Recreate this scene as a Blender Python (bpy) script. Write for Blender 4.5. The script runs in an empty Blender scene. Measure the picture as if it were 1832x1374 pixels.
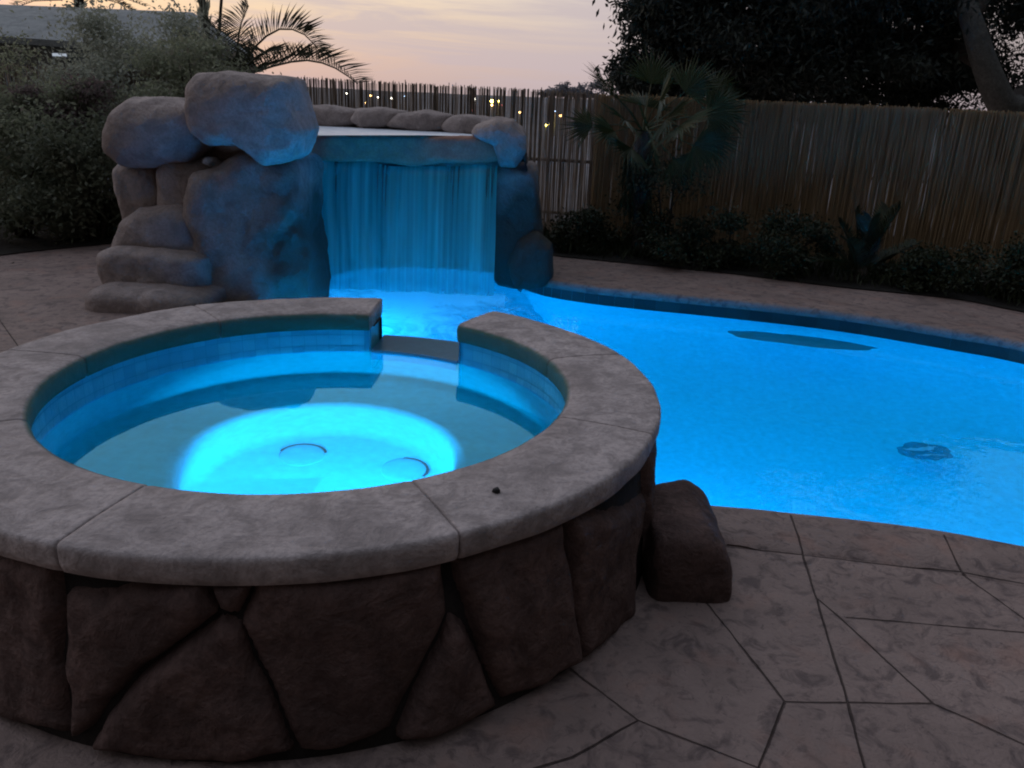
import bpy, bmesh, math, random
from mathutils import Vector, Matrix, noise
PI = math.pi
random.seed(7)
scn = bpy.context.scene
col = scn.collection
R = random.uniform

# ------------------------------------------------------------------ camera survey
IW, IH = 1832, 1374
F, TH, RO, EYE = 1450.0, 0.33827, 0.04069, 1.66
def ray(px, py):
    u = (px - IW/2)/F; v = (IH/2 - py)/F
    c, s = math.cos(RO), math.sin(RO)
    u, v = c*u - s*v, s*u + c*v
    return Vector((u, math.cos(TH) + v*math.sin(TH), -math.sin(TH) + v*math.cos(TH)))
def atz(px, py, z):
    d = ray(px, py); t = (z - EYE)/d.z
    return Vector((d.x*t, d.y*t, z))
def aty(px, py, y):
    d = ray(px, py); t = y/d.y
    return Vector((d.x*t, y, EYE + d.z*t))

cam_d = bpy.data.cameras.new('camera'); cam = bpy.data.objects.new('camera', cam_d); col.objects.link(cam)
c, s = math.cos(RO), math.sin(RO)
X = Vector((1, 0, 0)); U = Vector((0, math.sin(TH), math.cos(TH))); FW = Vector((0, math.cos(TH), -math.sin(TH)))
right = c*X + s*U; up = -s*X + c*U
M = Matrix((right, up, -FW)).transposed().to_4x4(); M.translation = (0, 0, EYE)
cam.matrix_world = M
cam_d.sensor_width = 36; cam_d.lens = F/IW*36; cam_d.clip_end = 2000; cam_d.clip_start = 0.05
scn.camera = cam
scn.view_settings.view_transform = 'Standard'; scn.view_settings.look = 'None'; scn.view_settings.exposure = 0
scn.render.engine = 'CYCLES'
scn.cycles.use_denoising = True
scn.cycles.max_bounces = 12; scn.cycles.diffuse_bounces = 6; scn.cycles.transmission_bounces = 8; scn.cycles.transparent_max_bounces = 24
scn.cycles.filter_width = 2.0
scn.cycles.sample_clamp_indirect = 6

# ------------------------------------------------------------------ node helpers
class NT:
    def __init__(self, m):
        m.use_nodes = True
        self.t = m.node_tree; self.t.nodes.clear()
    def n(self, typ, ins=None, **kw):
        nd = self.t.nodes.new(typ)
        for k, v in kw.items(): setattr(nd, k, v)
        for k, v in (ins or {}).items(): self.set(nd, k, v)
        return nd
    def set(self, nd, k, v):
        sock = nd.inputs[k]
        if isinstance(v, bpy.types.NodeSocket): self.t.links.new(v, sock)
        elif isinstance(v, bpy.types.Node): self.t.links.new(v.outputs[0], sock)
        else: sock.default_value = v
    def math(self, op, a, b=0.0, cl=False):
        nd = self.n('ShaderNodeMath', {0: a, 1: b}, operation=op); nd.use_clamp = cl
        return nd.outputs[0]
    def vmath(self, op, a, b=(0, 0, 0)):
        nd = self.n('ShaderNodeVectorMath', {0: a, 1: b}, operation=op)
        return nd.outputs['Value'] if op in ('DOT_PRODUCT', 'LENGTH', 'DISTANCE') else nd.outputs[0]
    def scale(self, a, f):
        nd = self.n('ShaderNodeVectorMath', operation='SCALE'); self.set(nd, 0, a); self.set(nd, 'Scale', f)
        return nd.outputs[0]
    def noise(self, vec, scale, detail=4, rough=0.55, dist=0.0):
        nd = self.n('ShaderNodeTexNoise', {'Scale': scale, 'Detail': detail, 'Roughness': rough, 'Distortion': dist})
        if vec is not None: self.set(nd, 'Vector', vec)
        return nd.outputs[0]
    def ramp(self, fac, stops):
        nd = self.n('ShaderNodeValToRGB', {0: fac})
        el = nd.color_ramp.elements
        while len(el) < len(stops): el.new(0.5)
        for e, (p, cc) in zip(el, stops):
            e.position = p; e.color = (cc, cc, cc, 1) if isinstance(cc, (int, float)) else (*cc, 1)
        return nd.outputs[0]
    def mix(self, f, a, b, mode='MIX'):
        nd = self.n('ShaderNodeMix', data_type='RGBA', blend_type=mode)
        self.set(nd, 0, f)
        for k, v in ((6, a), (7, b)):
            self.set(nd, k, (*v, 1) if isinstance(v, tuple) and len(v) == 3 else v)
        return nd.outputs[2]
    def bump(self, h, strength, dist, normal=None):
        nd = self.n('ShaderNodeBump', {'Height': h, 'Strength': strength, 'Distance': dist})
        if normal is not None: self.set(nd, 'Normal', normal)
        return nd.outputs[0]
    def pos(self): return self.n('ShaderNodeNewGeometry').outputs['Position']
    def out(self, sh): self.n('ShaderNodeOutputMaterial', {0: sh})
    def bsdf(self, colr, rough=0.7, normal=None, spec=0.3, **kw):
        b = self.n('ShaderNodeBsdfPrincipled', {'Roughness': rough, 'Specular IOR Level': spec})
        self.set(b, 'Base Color', (*colr, 1) if isinstance(colr, tuple) else colr)
        if normal is not None: self.set(b, 'Normal', normal)
        for k, v in kw.items(): self.set(b, k, v)
        return b.outputs[0]

MATS = {}
def newmat(name):
    m = bpy.data.materials.new(name); MATS[name] = m
    return m, NT(m)

def rocky(name, dark, light, scale=3.0, bump=0.5, bdist=0.02, rough=0.85, spots=0.5, spec=0.25, extra=None, cracks=0):
    m, t = newmat(name)
    p = t.pos()
    big = t.noise(p, scale, 5, 0.6, 0.4)
    fine = t.noise(p, scale*14, 4, 0.6)
    mid = t.noise(p, scale*4, 6, 0.65, 0.6)
    cc = t.ramp(big, [(0.28, dark), (0.72, light)])
    sp = t.ramp(mid, [(0.38, 1.0), (0.56, 0.0)])
    cc = t.mix(t.math('MULTIPLY', sp, spots), cc, tuple(x*0.5 for x in dark))
    cc = t.mix(t.math('MULTIPLY', fine, 0.35), cc, tuple(x*0.6 for x in dark))
    grit = t.noise(p, 55, 3, 0.7)
    cc = t.mix(t.ramp(grit, [(0.38, 0.4), (0.56, 0.0)]), cc, tuple(x*0.55 for x in dark))
    if extra: cc = extra(t, p, cc)
    h = t.math('ADD', t.math('MULTIPLY', mid, 0.7), t.math('ADD', t.math('MULTIPLY', fine, 0.25), t.math('MULTIPLY', grit, 0.12)))
    if cracks:
        wv = t.n('ShaderNodeTexNoise', {'Vector': p, 'Scale': 2.5, 'Detail': 5.0})
        pv = t.vmath('ADD', p, t.scale(t.vmath('SUBTRACT', wv.outputs[1], (0.5, 0.5, 0.5)), 0.55))
        vo = t.n('ShaderNodeTexVoronoi', {'Vector': pv, 'Scale': cracks}, feature='DISTANCE_TO_EDGE')
        ck = t.ramp(vo.outputs['Distance'], [(0.0, 1.0), (0.035, 0.0)])
        ck = t.math('MULTIPLY', ck, t.ramp(t.noise(p, 1.3, 3), [(0.45, 0.0), (0.6, 1.0)]))
        cc = t.mix(t.math('MULTIPLY', ck, 0.8), cc, tuple(x*0.2 for x in dark))
        h = t.math('SUBTRACT', h, t.math('MULTIPLY', ck, 0.7))
    t.out(t.bsdf(cc, rough, t.bump(h, bump, bdist), spec))
    return m

def wet_shade(t, p, cc):  # wet tone low on the rock, with shade painted in to mute pool light
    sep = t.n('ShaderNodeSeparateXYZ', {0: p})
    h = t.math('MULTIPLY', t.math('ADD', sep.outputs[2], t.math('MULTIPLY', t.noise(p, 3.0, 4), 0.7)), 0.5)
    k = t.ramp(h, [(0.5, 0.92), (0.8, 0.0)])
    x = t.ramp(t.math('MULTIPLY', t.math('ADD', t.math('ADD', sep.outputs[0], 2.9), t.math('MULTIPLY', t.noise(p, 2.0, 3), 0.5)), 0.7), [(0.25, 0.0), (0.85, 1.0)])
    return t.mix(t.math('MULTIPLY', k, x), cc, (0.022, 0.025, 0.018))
rocky('grotto_rock', (0.33, 0.26, 0.235), (0.52, 0.425, 0.39), 1.9, 1.0, 0.035, extra=wet_shade)
rocky('lip_rock', (0.33, 0.17, 0.12), (0.44, 0.24, 0.17), 1.6, 0.9, 0.03)
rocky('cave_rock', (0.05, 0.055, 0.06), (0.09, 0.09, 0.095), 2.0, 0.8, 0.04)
rocky('wall_stone', (0.088, 0.053, 0.045), (0.19, 0.115, 0.097), 2.6, 1.0, 0.03, spots=0.6)
rocky('mortar', (0.022, 0.016, 0.014), (0.04, 0.03, 0.026), 5, 0.5, 0.01)
def inner_dark(t, p, cc):  # inner face of the coping mixed towards dark green
    d = t.vmath('LENGTH', t.vmath('MULTIPLY', t.vmath('SUBTRACT', p, (-0.765, 2.981, 0)), (1, 1, 0)))
    d = t.math('ADD', d, t.math('MULTIPLY', t.noise(p, 14, 4), 0.012))
    k = t.ramp(t.math('SUBTRACT', d, 0.5), [(0.484, 0.93), (0.500, 0.0)])
    return t.mix(k, cc, (0.03, 0.10, 0.075))
rocky('coping_stone', (0.36, 0.30, 0.282), (0.62, 0.52, 0.492), 2.6, 1.0, 0.018, 0.8, 0.6, extra=inner_dark)
rocky('soil', (0.02, 0.017, 0.013), (0.045, 0.036, 0.028), 6, 1.0, 0.05)
rocky('earth', (0.03, 0.032, 0.022), (0.06, 0.055, 0.035), 0.15, 0.5, 0.1)
rocky('pale_lump', (0.45, 0.44, 0.45), (0.6, 0.58, 0.6), 12, 0.5, 0.005)
rocky('bark', (0.05, 0.04, 0.033), (0.11, 0.085, 0.065), 7, 1.0, 0.03)
rocky('bark_pale', (0.09, 0.085, 0.075), (0.17, 0.16, 0.14), 7, 1.0, 0.03)
rocky('roof_tile', (0.34, 0.35, 0.34), (0.46, 0.46, 0.44), 1.2, 0.6, 0.03)
rocky('house_wall', (0.55, 0.65, 0.8), (0.65, 0.75, 0.88), 0.7, 0.3, 0.01)
rocky('timber', (0.06, 0.043, 0.03), (0.12, 0.085, 0.06), 5, 0.7, 0.01)

# deck: stamped concrete with pressed joints (segments in metres on the ground plane)
SEG = [((1.23,3.14),(1.18,2.82)), ((1.18,2.82),(1.04,1.98)), ((1.04,1.98),(0.99,1.73)), ((0.99,1.73),(0.93,1.2)),
       ((1.83,3.01),(1.76,2.73)), ((0.70,2.55),(0.85,1.97)), ((0.85,1.97),(1.3,1.99)), ((0.85,1.97),(0.70,1.71)),
       ((1.3,1.99),(1.55,1.78)), ((1.3,1.99),(1.17,2.42)), ((1.17,2.42),(1.13,2.52)), ((1.2,2.41),(2.0,2.35)),
       ((0.12,2.19),(0.40,1.87)), ((0.40,1.87),(0.70,1.71)), ((0.40,1.87),(0.2,1.72)), ((1.76,2.73),(1.86,2.37)),
       ((0.89,2.86),(1.18,2.82)), ((1.18,2.82),(1.76,2.73)), ((1.76,2.73),(2.4,2.52)), ((0.2,1.72),(-1.2,1.1)), ((0.7,1.71),(0.5,1.1)),
       ((-4.5,6.6),(-3.2,5.0)), ((-3.2,5.0),(-2.7,4.0)), ((-3.2,5.0),(-5.5,4.2)), ((-4.5,6.6),(-6.5,6.2)), ((1.55,1.78),(1.6,1.3)), ((1.55,1.78),(2.4,1.6))]
def deck_material(name, dark, light, segs):
    m, t = newmat(name)
    p = t.pos()
    wob = t.n('ShaderNodeTexNoise', {'Vector': p, 'Scale': 9.0, 'Detail': 3.0})
    wv = t.scale(t.vmath('SUBTRACT', wob.outputs[1], (0.5, 0.5, 0.5)), 0.010)
    pw = t.vmath('MULTIPLY', t.vmath('ADD', p, wv), (1, 1, 0))
    d = None
    for a, b in segs:
        ba = Vector((b[0]-a[0], b[1]-a[1], 0))
        pa = t.vmath('SUBTRACT', pw, (a[0], a[1], 0))
        h = t.math('MULTIPLY', t.vmath('DOT_PRODUCT', pa, tuple(ba)), 1/ba.length_squared, True)
        q = t.vmath('LENGTH', t.vmath('SUBTRACT', pa, t.scale(tuple(ba), h)))
        d = q if d is None else t.math('MINIMUM', d, q)
    big = t.noise(p, 2.2, 5, 0.6, 0.5); mid = t.noise(p, 11, 6, 0.65, 0.8); fine = t.noise(p, 60, 4, 0.6)
    cc = t.ramp(big, [(0.28, dark), (0.72, light)])
    blot = t.math('MAXIMUM', t.ramp(mid, [(0.36, 1.0), (0.5, 0.0)]), t.ramp(t.noise(p, 26, 5, 0.7, 1.0), [(0.34, 0.8), (0.44, 0.0)]))
    cc = t.mix(t.math('MULTIPLY', blot, 0.8), cc, (dark[0]*0.45, dark[1]*0.45, dark[2]*0.5))
    warm = t.ramp(t.noise(p, 4.3, 3), [(0.55, 0.0), (0.72, 0.5)])
    cc = t.mix(warm, cc, (light[0]*1.05, light[1]*0.8, light[2]*0.7))
    cc = t.mix(t.math('MULTIPLY', fine, 0.4), cc, tuple(x*0.6 for x in dark))
    hgt = t.math('ADD', t.math('MULTIPLY', mid, 0.5), t.math('MULTIPLY', fine, 0.15))
    if d is not None:
        # joints fade in and out as pressed concrete does
        wdt = t.math('MULTIPLY', t.noise(p, 5, 2), 0.0085)
        j = t.math('SUBTRACT', 1.0, t.math('DIVIDE', d, wdt), True)
        j = t.math('POWER', j, 0.6)
        cc = t.mix(t.math('MULTIPLY', j, 0.42), cc, (0.03, 0.013, 0.013))
        hgt = t.math('SUBTRACT', hgt, t.math('MULTIPLY', j, 0.8))
    t.out(t.bsdf(cc, 0.7, t.bump(hgt, 1.0, 0.03), 0.3))
    return m
deck_material('stamped_concrete', (0.225, 0.16, 0.137), (0.385, 0.276, 0.235), SEG)

def plain(name, colr, rough=0.5, spec=0.4, bumps=0.0):
    m, t = newmat(name)
    p = t.pos(); nz = t.noise(p, 20, 4)
    cc = t.mix(nz, tuple(x*0.75 for x in colr), tuple(min(1, x*1.2) for x in colr))
    t.out(t.bsdf(cc, rough, t.bump(nz, bumps, 0.01), spec))
    return m
plain('plaster', (0.10, 0.76, 0.82), 0.8, 0.2, 0.2)
plain('grout', (0.045, 0.36, 0.52), 0.8)
plain('spa_plaster', (0.05, 0.52, 0.58), 0.8, 0.2, 0.2)
plain('dark_teal', (0.03, 0.36, 0.44), 0.6)
plain('drain_plastic', (0.62, 0.66, 0.7), 0.5)
plain('drain_slot', (0.005, 0.03, 0.05), 0.6)
plain('pebble_dark', (0.02, 0.018, 0.018), 0.7)
plain('steel', (0.35, 0.35, 0.36), 0.35, 0.6)

def island(name, stops, rough=0.6, trans=0.0, bumpscale=0, spec=0.3):
    m, t = newmat(name)
    g = t.n('ShaderNodeNewGeometry')
    cc = t.ramp(g.outputs['Random Per Island'], stops)
    nz = t.noise(g.outputs['Position'], 3.0, 3)
    cc = t.mix(t.math('MULTIPLY', nz, 0.6), cc, tuple(x*0.4 for x in stops[0][1]))
    sh = t.bsdf(cc, rough, t.bump(t.noise(g.outputs['Position'], bumpscale, 4), 0.5, 0.01) if bumpscale else None, spec)
    if trans:
        tr = t.n('ShaderNodeBsdfTranslucent', {'Color': cc})
        sh = t.n('ShaderNodeMixShader', {0: trans, 1: sh, 2: tr}).outputs[0]
    t.out(sh); return m
island('edge_tile', [(0, (0.012, 0.03, 0.035)), (0.5, (0.018, 0.045, 0.05)), (1, (0.025, 0.06, 0.06))], 0.3, 0, 30, 0.5)
island('tile', [(0, (0.05, 0.42, 0.62)), (0.35, (0.07, 0.5, 0.7)), (0.7, (0.09, 0.56, 0.74)), (1, (0.05, 0.45, 0.68))], 0.3, 0, 30, 0.5)
plain('sill_tile', (0.04, 0.2, 0.3), 0.3, 0.6)
island('reed', [(0, (0.38, 0.255, 0.135)), (0.5, (0.415, 0.28, 0.15)), (1, (0.45, 0.31, 0.175))], 0.8, 0.12, 0)
island('reed_pale', [(0, (0.28, 0.225, 0.18)), (0.5, (0.36, 0.295, 0.24)), (1, (0.45, 0.375, 0.31))], 0.8, 0.55, 0)
island('leaf_olive', [(0, (0.28, 0.3, 0.19)), (0.6, (0.35, 0.37, 0.25)), (0.9, (0.4, 0.4, 0.29)), (1, (0.33, 0.28, 0.24))], 0.6, 0.55)
island('leaf_grey', [(0, (0.42, 0.44, 0.35)), (0.6, (0.52, 0.54, 0.43)), (1, (0.36, 0.36, 0.3))], 0.6, 0.5)
island('leaf_red', [(0, (0.2, 0.15, 0.14)), (0.6, (0.28, 0.2, 0.19)), (1, (0.16, 0.18, 0.12))], 0.6, 0.5)
island('leaf_mid', [(0, (0.14, 0.155, 0.1)), (0.6, (0.2, 0.22, 0.14)), (1, (0.25, 0.25, 0.18))], 0.6, 0.4)
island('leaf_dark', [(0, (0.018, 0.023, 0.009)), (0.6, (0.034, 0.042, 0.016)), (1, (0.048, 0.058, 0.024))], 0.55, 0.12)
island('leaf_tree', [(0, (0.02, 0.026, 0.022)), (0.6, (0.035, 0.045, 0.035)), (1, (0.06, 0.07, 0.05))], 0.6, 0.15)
island('frond', [(0, (0.055, 0.06, 0.035)), (0.6, (0.09, 0.09, 0.05)), (1, (0.13, 0.115, 0.065))], 0.5, 0.15)
island('fan_leaf', [(0, (0.032, 0.045, 0.015)), (0.6, (0.05, 0.072, 0.024)), (1, (0.07, 0.09, 0.035))], 0.5, 0.3)
island('leaf_haze', [(0, (0.3, 0.3, 0.33)), (1, (0.42, 0.4, 0.43))], 0.8, 0.5)  # distance haze put into the grey of the skyline leaves

def emis(name, colr, st):
    m, t = newmat(name)
    t.out(t.n('ShaderNodeEmission', {'Color': (*colr, 1), 'Strength': st}).outputs[0]); return m
rocky('haze_hill', (0.17, 0.16, 0.165), (0.27, 0.25, 0.25), 0.12, 0.5, 0.1)
emis('glow_white', (1, 0.93, 0.75), 14); emis('glow_yellow', (1, 0.8, 0.15), 18); emis('glow_orange', (1, 0.55, 0.2), 12)
emis('glow_red', (1, 0.2, 0.2), 3); emis('glow_blue', (0.5, 0.7, 1), 4); emis('glow_lens', (0.0, 0.34, 1), 6)

def water(name, tint, scale, strength, dist=0.02, ior=1.33, foam=None, stretch=(1, 1, 1)):
    m, t = newmat(name)
    p = t.vmath('MULTIPLY', t.pos(), stretch)
    n1 = t.noise(p, scale, 3, 0.5, 0.3); n2 = t.noise(p, scale*3.3, 2, 0.5)
    h = t.math('ADD', n1, t.math('MULTIPLY', n2, 0.25))
    nrm = t.bump(h, strength, dist)
    gl = t.n('ShaderNodeBsdfGlass', {'Color': (*tint, 1), 'Roughness': 0.0, 'IOR': ior, 'Normal': nrm}).outputs[0]
    if foam: gl = foam(t, t.pos(), gl)
    t.out(gl); return m
def pool_foam(t, p, gl):
    # froth where the fall lands, thinning away towards the spa
    q = t.vmath('SUBTRACT', p, (-1.0, 7.0, 0))
    q = t.vmath('MULTIPLY', q, (0.6, 0.5, 0))
    d = t.vmath('LENGTH', q)
    fall = t.math('SUBTRACT', 1.0, d, True)
    n = t.noise(t.vmath('MULTIPLY', p, (1, 0.75, 1)), 3.4, 6, 0.68, 1.2)
    k = t.math('MULTIPLY_ADD', n, 1.0); 
    k = t.math('ADD', t.math('MULTIPLY', fall, 0.75), t.math('SUBTRACT', n, 0.72))
    sp3 = t.n('ShaderNodeSeparateXYZ', {0: p})
    foot = t.math('SUBTRACT', 1.0, t.math('MULTIPLY', t.math('ABSOLUTE', t.math('SUBTRACT', sp3.outputs[1], 7.65)), 2.4), True)
    foot = t.math('MULTIPLY', foot, t.math('LESS_THAN', sp3.outputs[0], -0.1))
    k = t.math('ADD', k, t.math('MULTIPLY', foot, 0.32))
    k = t.math('MULTIPLY', k, 2.2, True)
    k = t.math('MULTIPLY', k, 0.75)
    tr = t.n('ShaderNodeBsdfTranslucent', {'Color': (0.85, 0.9, 0.95, 1)}).outputs[0]
    df = t.n('ShaderNodeBsdfDiffuse', {'Color': (0.7, 0.75, 0.8, 1)}).outputs[0]
    fm = t.n('ShaderNodeMixShader', {0: 0.25, 1: tr, 2: df}).outputs[0]
    return t.n('ShaderNodeMixShader', {0: k, 1: gl, 2: fm}).outputs[0]
water('pool_water', (0.3, 0.9, 1.0), 2.0, 0.22, 0.04, foam=pool_foam)
water('spa_water', (0.35, 0.93, 1.0), 1.6, 0.012, 0.01, ior=1.58)
m, t = newmat('basin_water')  # near-white base colour stands in for the sky reflected in the basin
h = t.noise(t.vmath('MULTIPLY', t.pos(), (1, 2, 1)), 9, 4)
t.out(t.bsdf(t.ramp(h, [(0.3, (0.55, 0.62, 0.72)), (0.65, (0.9, 0.93, 0.98))]), 0.35, t.bump(h, 0.5, 0.02), 1.0))

m, t = newmat('falling_water')
p = t.pos()
st = t.noise(t.vmath('MULTIPLY', p, (6.0, 0.0, 0.16)), 1.0, 3, 0.5, 0.0)
st2 = t.noise(t.vmath('MULTIPLY', p, (26.0, 0.0, 0.35)), 1.0, 3, 0.5, 0.0)
sep = t.n('ShaderNodeSeparateXYZ', {0: p})
low = t.math('MULTIPLY_ADD', sep.outputs[2], -0.22); t.t.nodes[-1].inputs[2].default_value = 0.12
wide = t.noise(t.vmath('MULTIPLY', p, (2.6, 0.0, 0.12)), 1.0, 2, 0.5, 0.0)
k = t.math('ADD', t.math('MULTIPLY', st, 1.3), t.math('ADD', t.math('MULTIPLY', st2, 0.7), t.math('MULTIPLY', wide, 1.1)))
k = t.math('ADD', t.math('SUBTRACT', k, 1.05), low)
k = t.math('MULTIPLY', k, 1.15, True)
fd = t.ramp(t.math('ADD', sep.outputs[2], t.math('MULTIPLY', st2, 0.5)), [(0.0, 0.5), (0.4, 1.0)])
k = t.math('MULTIPLY', t.math('MINIMUM', k, 0.85), fd)
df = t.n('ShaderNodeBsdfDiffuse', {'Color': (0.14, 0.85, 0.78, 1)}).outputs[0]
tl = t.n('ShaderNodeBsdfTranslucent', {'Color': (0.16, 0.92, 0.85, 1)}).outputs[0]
gs = t.n('ShaderNodeBsdfGlossy', {'Color': (0.8, 0.9, 1, 1), 'Roughness': 0.25}).outputs[0]
fm = t.n('ShaderNodeMixShader', {0: 0.5, 1: df, 2: tl}).outputs[0]
fm = t.n('ShaderNodeMixShader', {0: 0.06, 1: fm, 2: gs}).outputs[0]
tp = t.n('ShaderNodeBsdfTransparent', {'Color': (0.9, 0.97, 1, 1)}).outputs[0]
t.out(t.n('ShaderNodeMixShader', {0: k, 1: tp, 2: fm}).outputs[0])

# ------------------------------------------------------------------ mesh helpers
class MB:
    def __init__(self): self.v = []; self.f = []
    def add(self, vs, fs):
        o = len(self.v); self.v += [tuple(x) for x in vs]; self.f += [tuple(i + o for i in q) for q in fs]
    def quad(self, a, b, c, d): self.add((a, b, c, d), ((0, 1, 2, 3),))
    def box(self, x0, x1, y0, y1, z0, z1, rot=None, org=(0, 0, 0)):
        vs = [Vector((x, y, z)) for x in (x0, x1) for y in (y0, y1) for z in (z0, z1)]
        if rot is not None: vs = [rot @ v + Vector(org) for v in vs]
        self.add(vs, ((0, 1, 3, 2), (4, 6, 7, 5), (0, 4, 5, 1), (2, 3, 7, 6), (0, 2, 6, 4), (1, 5, 7, 3)))
    def tube(self, pts, rads, n=8, cap=True):
        pts = [Vector(p) for p in pts]
        if not hasattr(rads, '__len__'): rads = [rads]*len(pts)
        base = len(self.v); side = None
        for i, p in enumerate(pts):
            d = (pts[min(i+1, len(pts)-1)] - pts[max(i-1, 0)]).normalized()
            if side is None:
                side = d.cross(Vector((0.3, 0.9, 0.2))).normalized()
            side = (side - d*side.dot(d)).normalized(); w = d.cross(side)
            for k in range(n):
                a = 2*PI*k/n
                self.v.append(tuple(p + (side*math.cos(a) + w*math.sin(a))*rads[i]))
        for i in range(len(pts)-1):
            for k in range(n):
                a = base + i*n + k; b = base + i*n + (k+1) % n
                self.f.append((a, b, b+n, a+n))
        if cap:
            self.f.append(tuple(base + k for k in range(n))[::-1])
            self.f.append(tuple(base + (len(pts)-1)*n + k for k in range(n)))
    def rev(self, prof, cx, cy, n=96, a0=0, a1=2*PI, close=True):
        base = len(self.v); m_ = len(prof); full = close and abs(a1-a0-2*PI) < 1e-6
        cnt = n if full else n+1
        for i in range(cnt):
            a = a0 + (a1-a0)*i/n
            for (r, z) in prof: self.v.append((cx + r*math.cos(a), cy + r*math.sin(a), z))
        for i in range(n):
            j = (i+1) % cnt
            for k in range(m_-1):
                self.f.append((base+i*m_+k, base+j*m_+k, base+j*m_+k+1, base+i*m_+k+1))
    def build(self, name, mat, parent=None, smooth=False, kind=None, label=None):
        L = Vector(parent.get('_o', (0, 0, 0))) if parent is not None else Vector((0, 0, 0))
        org = Vector((0, 0, 0))
        if parent is None and self.v:
            n = len(self.v)
            org = Vector((sum(v[0] for v in self.v)/n, sum(v[1] for v in self.v)/n, min(v[2] for v in self.v)))
        sh = L if parent is not None else org
        me = bpy.data.meshes.new(name)
        me.from_pydata([(v[0]-sh.x, v[1]-sh.y, v[2]-sh.z) for v in self.v], [], self.f)
        me.materials.append(MATS[mat] if isinstance(mat, str) else mat)
        if smooth: me.polygons.foreach_set('use_smooth', [True]*len(me.polygons))
        me.update()
        o = bpy.data.objects.new(name, me); col.objects.link(o)
        if parent is not None: o.parent = parent; o['_o'] = tuple(L)
        else: o.location = org
        if kind: o['kind'] = kind
        if label: o['label'] = label
        return o
def thing(name, label, cat, loc, group=None):
    o = bpy.data.objects.new(name, None); col.objects.link(o)
    o.location = loc; o.empty_display_size = 0.2; o['_o'] = tuple(loc)
    return tag(o, label, cat, group)
def tag(o, label, cat, group=None):
    o['label'] = label; o['category'] = cat
    if group: o['group'] = group
    return o
def fix_normals(o):
    bm = bmesh.new(); bm.from_mesh(o.data); bmesh.ops.recalc_face_normals(bm, faces=bm.faces); bm.to_mesh(o.data); bm.free()
    return o

def fill_loops(loops, z):
    """flat sheet bounded by the loops (the first is the outside, the others are holes)"""
    bm = bmesh.new()
    for lp in loops:
        vs = [bm.verts.new((x, y, z)) for x, y in lp]
        for i in range(len(vs)): bm.edges.new((vs[i], vs[(i+1) % len(vs)]))
    bmesh.ops.triangle_fill(bm, use_beauty=True, use_dissolve=False, edges=bm.edges[:])
    bmesh.ops.recalc_face_normals(bm, faces=bm.faces)
    if bm.faces and sum(f.normal.z for f in bm.faces) < 0: bmesh.ops.reverse_faces(bm, faces=bm.faces)
    bm.verts.index_update()
    mb = MB(); mb.v = [tuple(v.co) for v in bm.verts]; mb.f = [tuple(v.index for v in f.verts) for f in bm.faces]
    bm.free(); return mb
def spline(pts, n=8, closed=False):
    out = []; N = len(pts)
    rng = range(N if closed else N-1)
    for i in rng:
        g = (lambda k: pts[k % N]) if closed else (lambda k: pts[max(0, min(N-1, k))])
        p0, p1, p2, p3 = (Vector(g(i+k)) for k in (-1, 0, 1, 2))
        for j in range(n):
            u = j/n
            out.append(0.5*((2*p1) + (p2-p0)*u + (2*p0-5*p1+4*p2-p3)*u*u + (3*p1-p0-3*p2+p3)*u**3))
    if not closed: out.append(Vector(pts[-1]))
    return out

# ------------------------------------------------------------------ layout
CX, CY = -0.765, 2.981
RI, RO_ = 0.976, 1.329
RIM, CB, WS, WP = 0.611, 0.522, 0.405, -0.17
def sp(a, r): return (CX + r*math.cos(a), CY + r*math.sin(a))
near = spline([(2.9,2.62),(2.12,2.93),(1.65,3.07),(1.23,3.14),(0.94,3.17),(0.55,3.2)], 5)            # right to left
far = spline([(0.1,8.15),(0.36,7.85),(0.95,7.58),(1.96,7.31),(2.88,7.0),(3.64,6.54),(4.08,6.2),(4.6,5.45),(4.85,4.5),(4.8,3.6),(4.3,2.85),(3.6,2.5),(2.9,2.62)], 5)
left = spline([sp(2.15,1.30),(-1.72,4.6),(-1.95,5.7),(-2.1,6.8),(-2.2,8.2),(-1.9,9.25),(-0.9,9.45),(-0.1,9.15),(0.05,8.6),(0.1,8.15)], 4)
tup = lambda ps: [(p[0], p[1]) for p in ps]
back_arc = [sp(a, 1.30) for a in [0.19 + (2.15-0.19)*i/28 for i in range(1, 28)]]
pool_loop = tup(near[:-1]) + [(0.53, 3.2)] + back_arc + tup(left[:-1]) + tup(far[:-1])
front_arc = [sp(-a, 1.30) for a in [-0.14 + (2*PI-2.15+0.14)*i/60 for i in range(1, 60)]]
hole_loop = tup(near[:-1]) + [(0.53, 3.2)] + front_arc + tup(left[:-1]) + tup(far[:-1])

# deck
yard = [(-9, -4.5), (8, -4.5), (8, 8.5), (0.8, 11.0), (-9, 12.5)]
fill_loops([yard, hole_loop], 0.0).build('pool_deck', 'stamped_concrete', kind='structure')
# planting bed between the deck and the fence
bed_edge = spline([(0.25,9.3),(0.38,9.13),(1.08,8.88),(2.22,8.5),(3.23,8.02),(4.19,7.7),(4.63,7.23),(5.3,6.6),(6.0,5.6),(6.4,4.0)], 4)
bed = tup(bed_edge) + [(8.6, 4.0), (8.6, 8.2), (4.5, 10.0), (0.6, 10.9), (-0.6, 11.1), (0.1, 9.8)]
mb = fill_loops([bed], 0.012)
mb.build('planting_bed', 'soil', kind='structure')
fill_loops([tup(spline([(-4.0,9.2),(-4.53,8.63),(-4.96,8.13),(-5.25,7.6),(-5.7,6.6),(-6.2,5.0)], 4)) + [(-9,5),(-9,12.4),(-2.4,11.4),(-2.4,9.6)]], 0.012).build('side_bed', 'soil', kind='structure')
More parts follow.
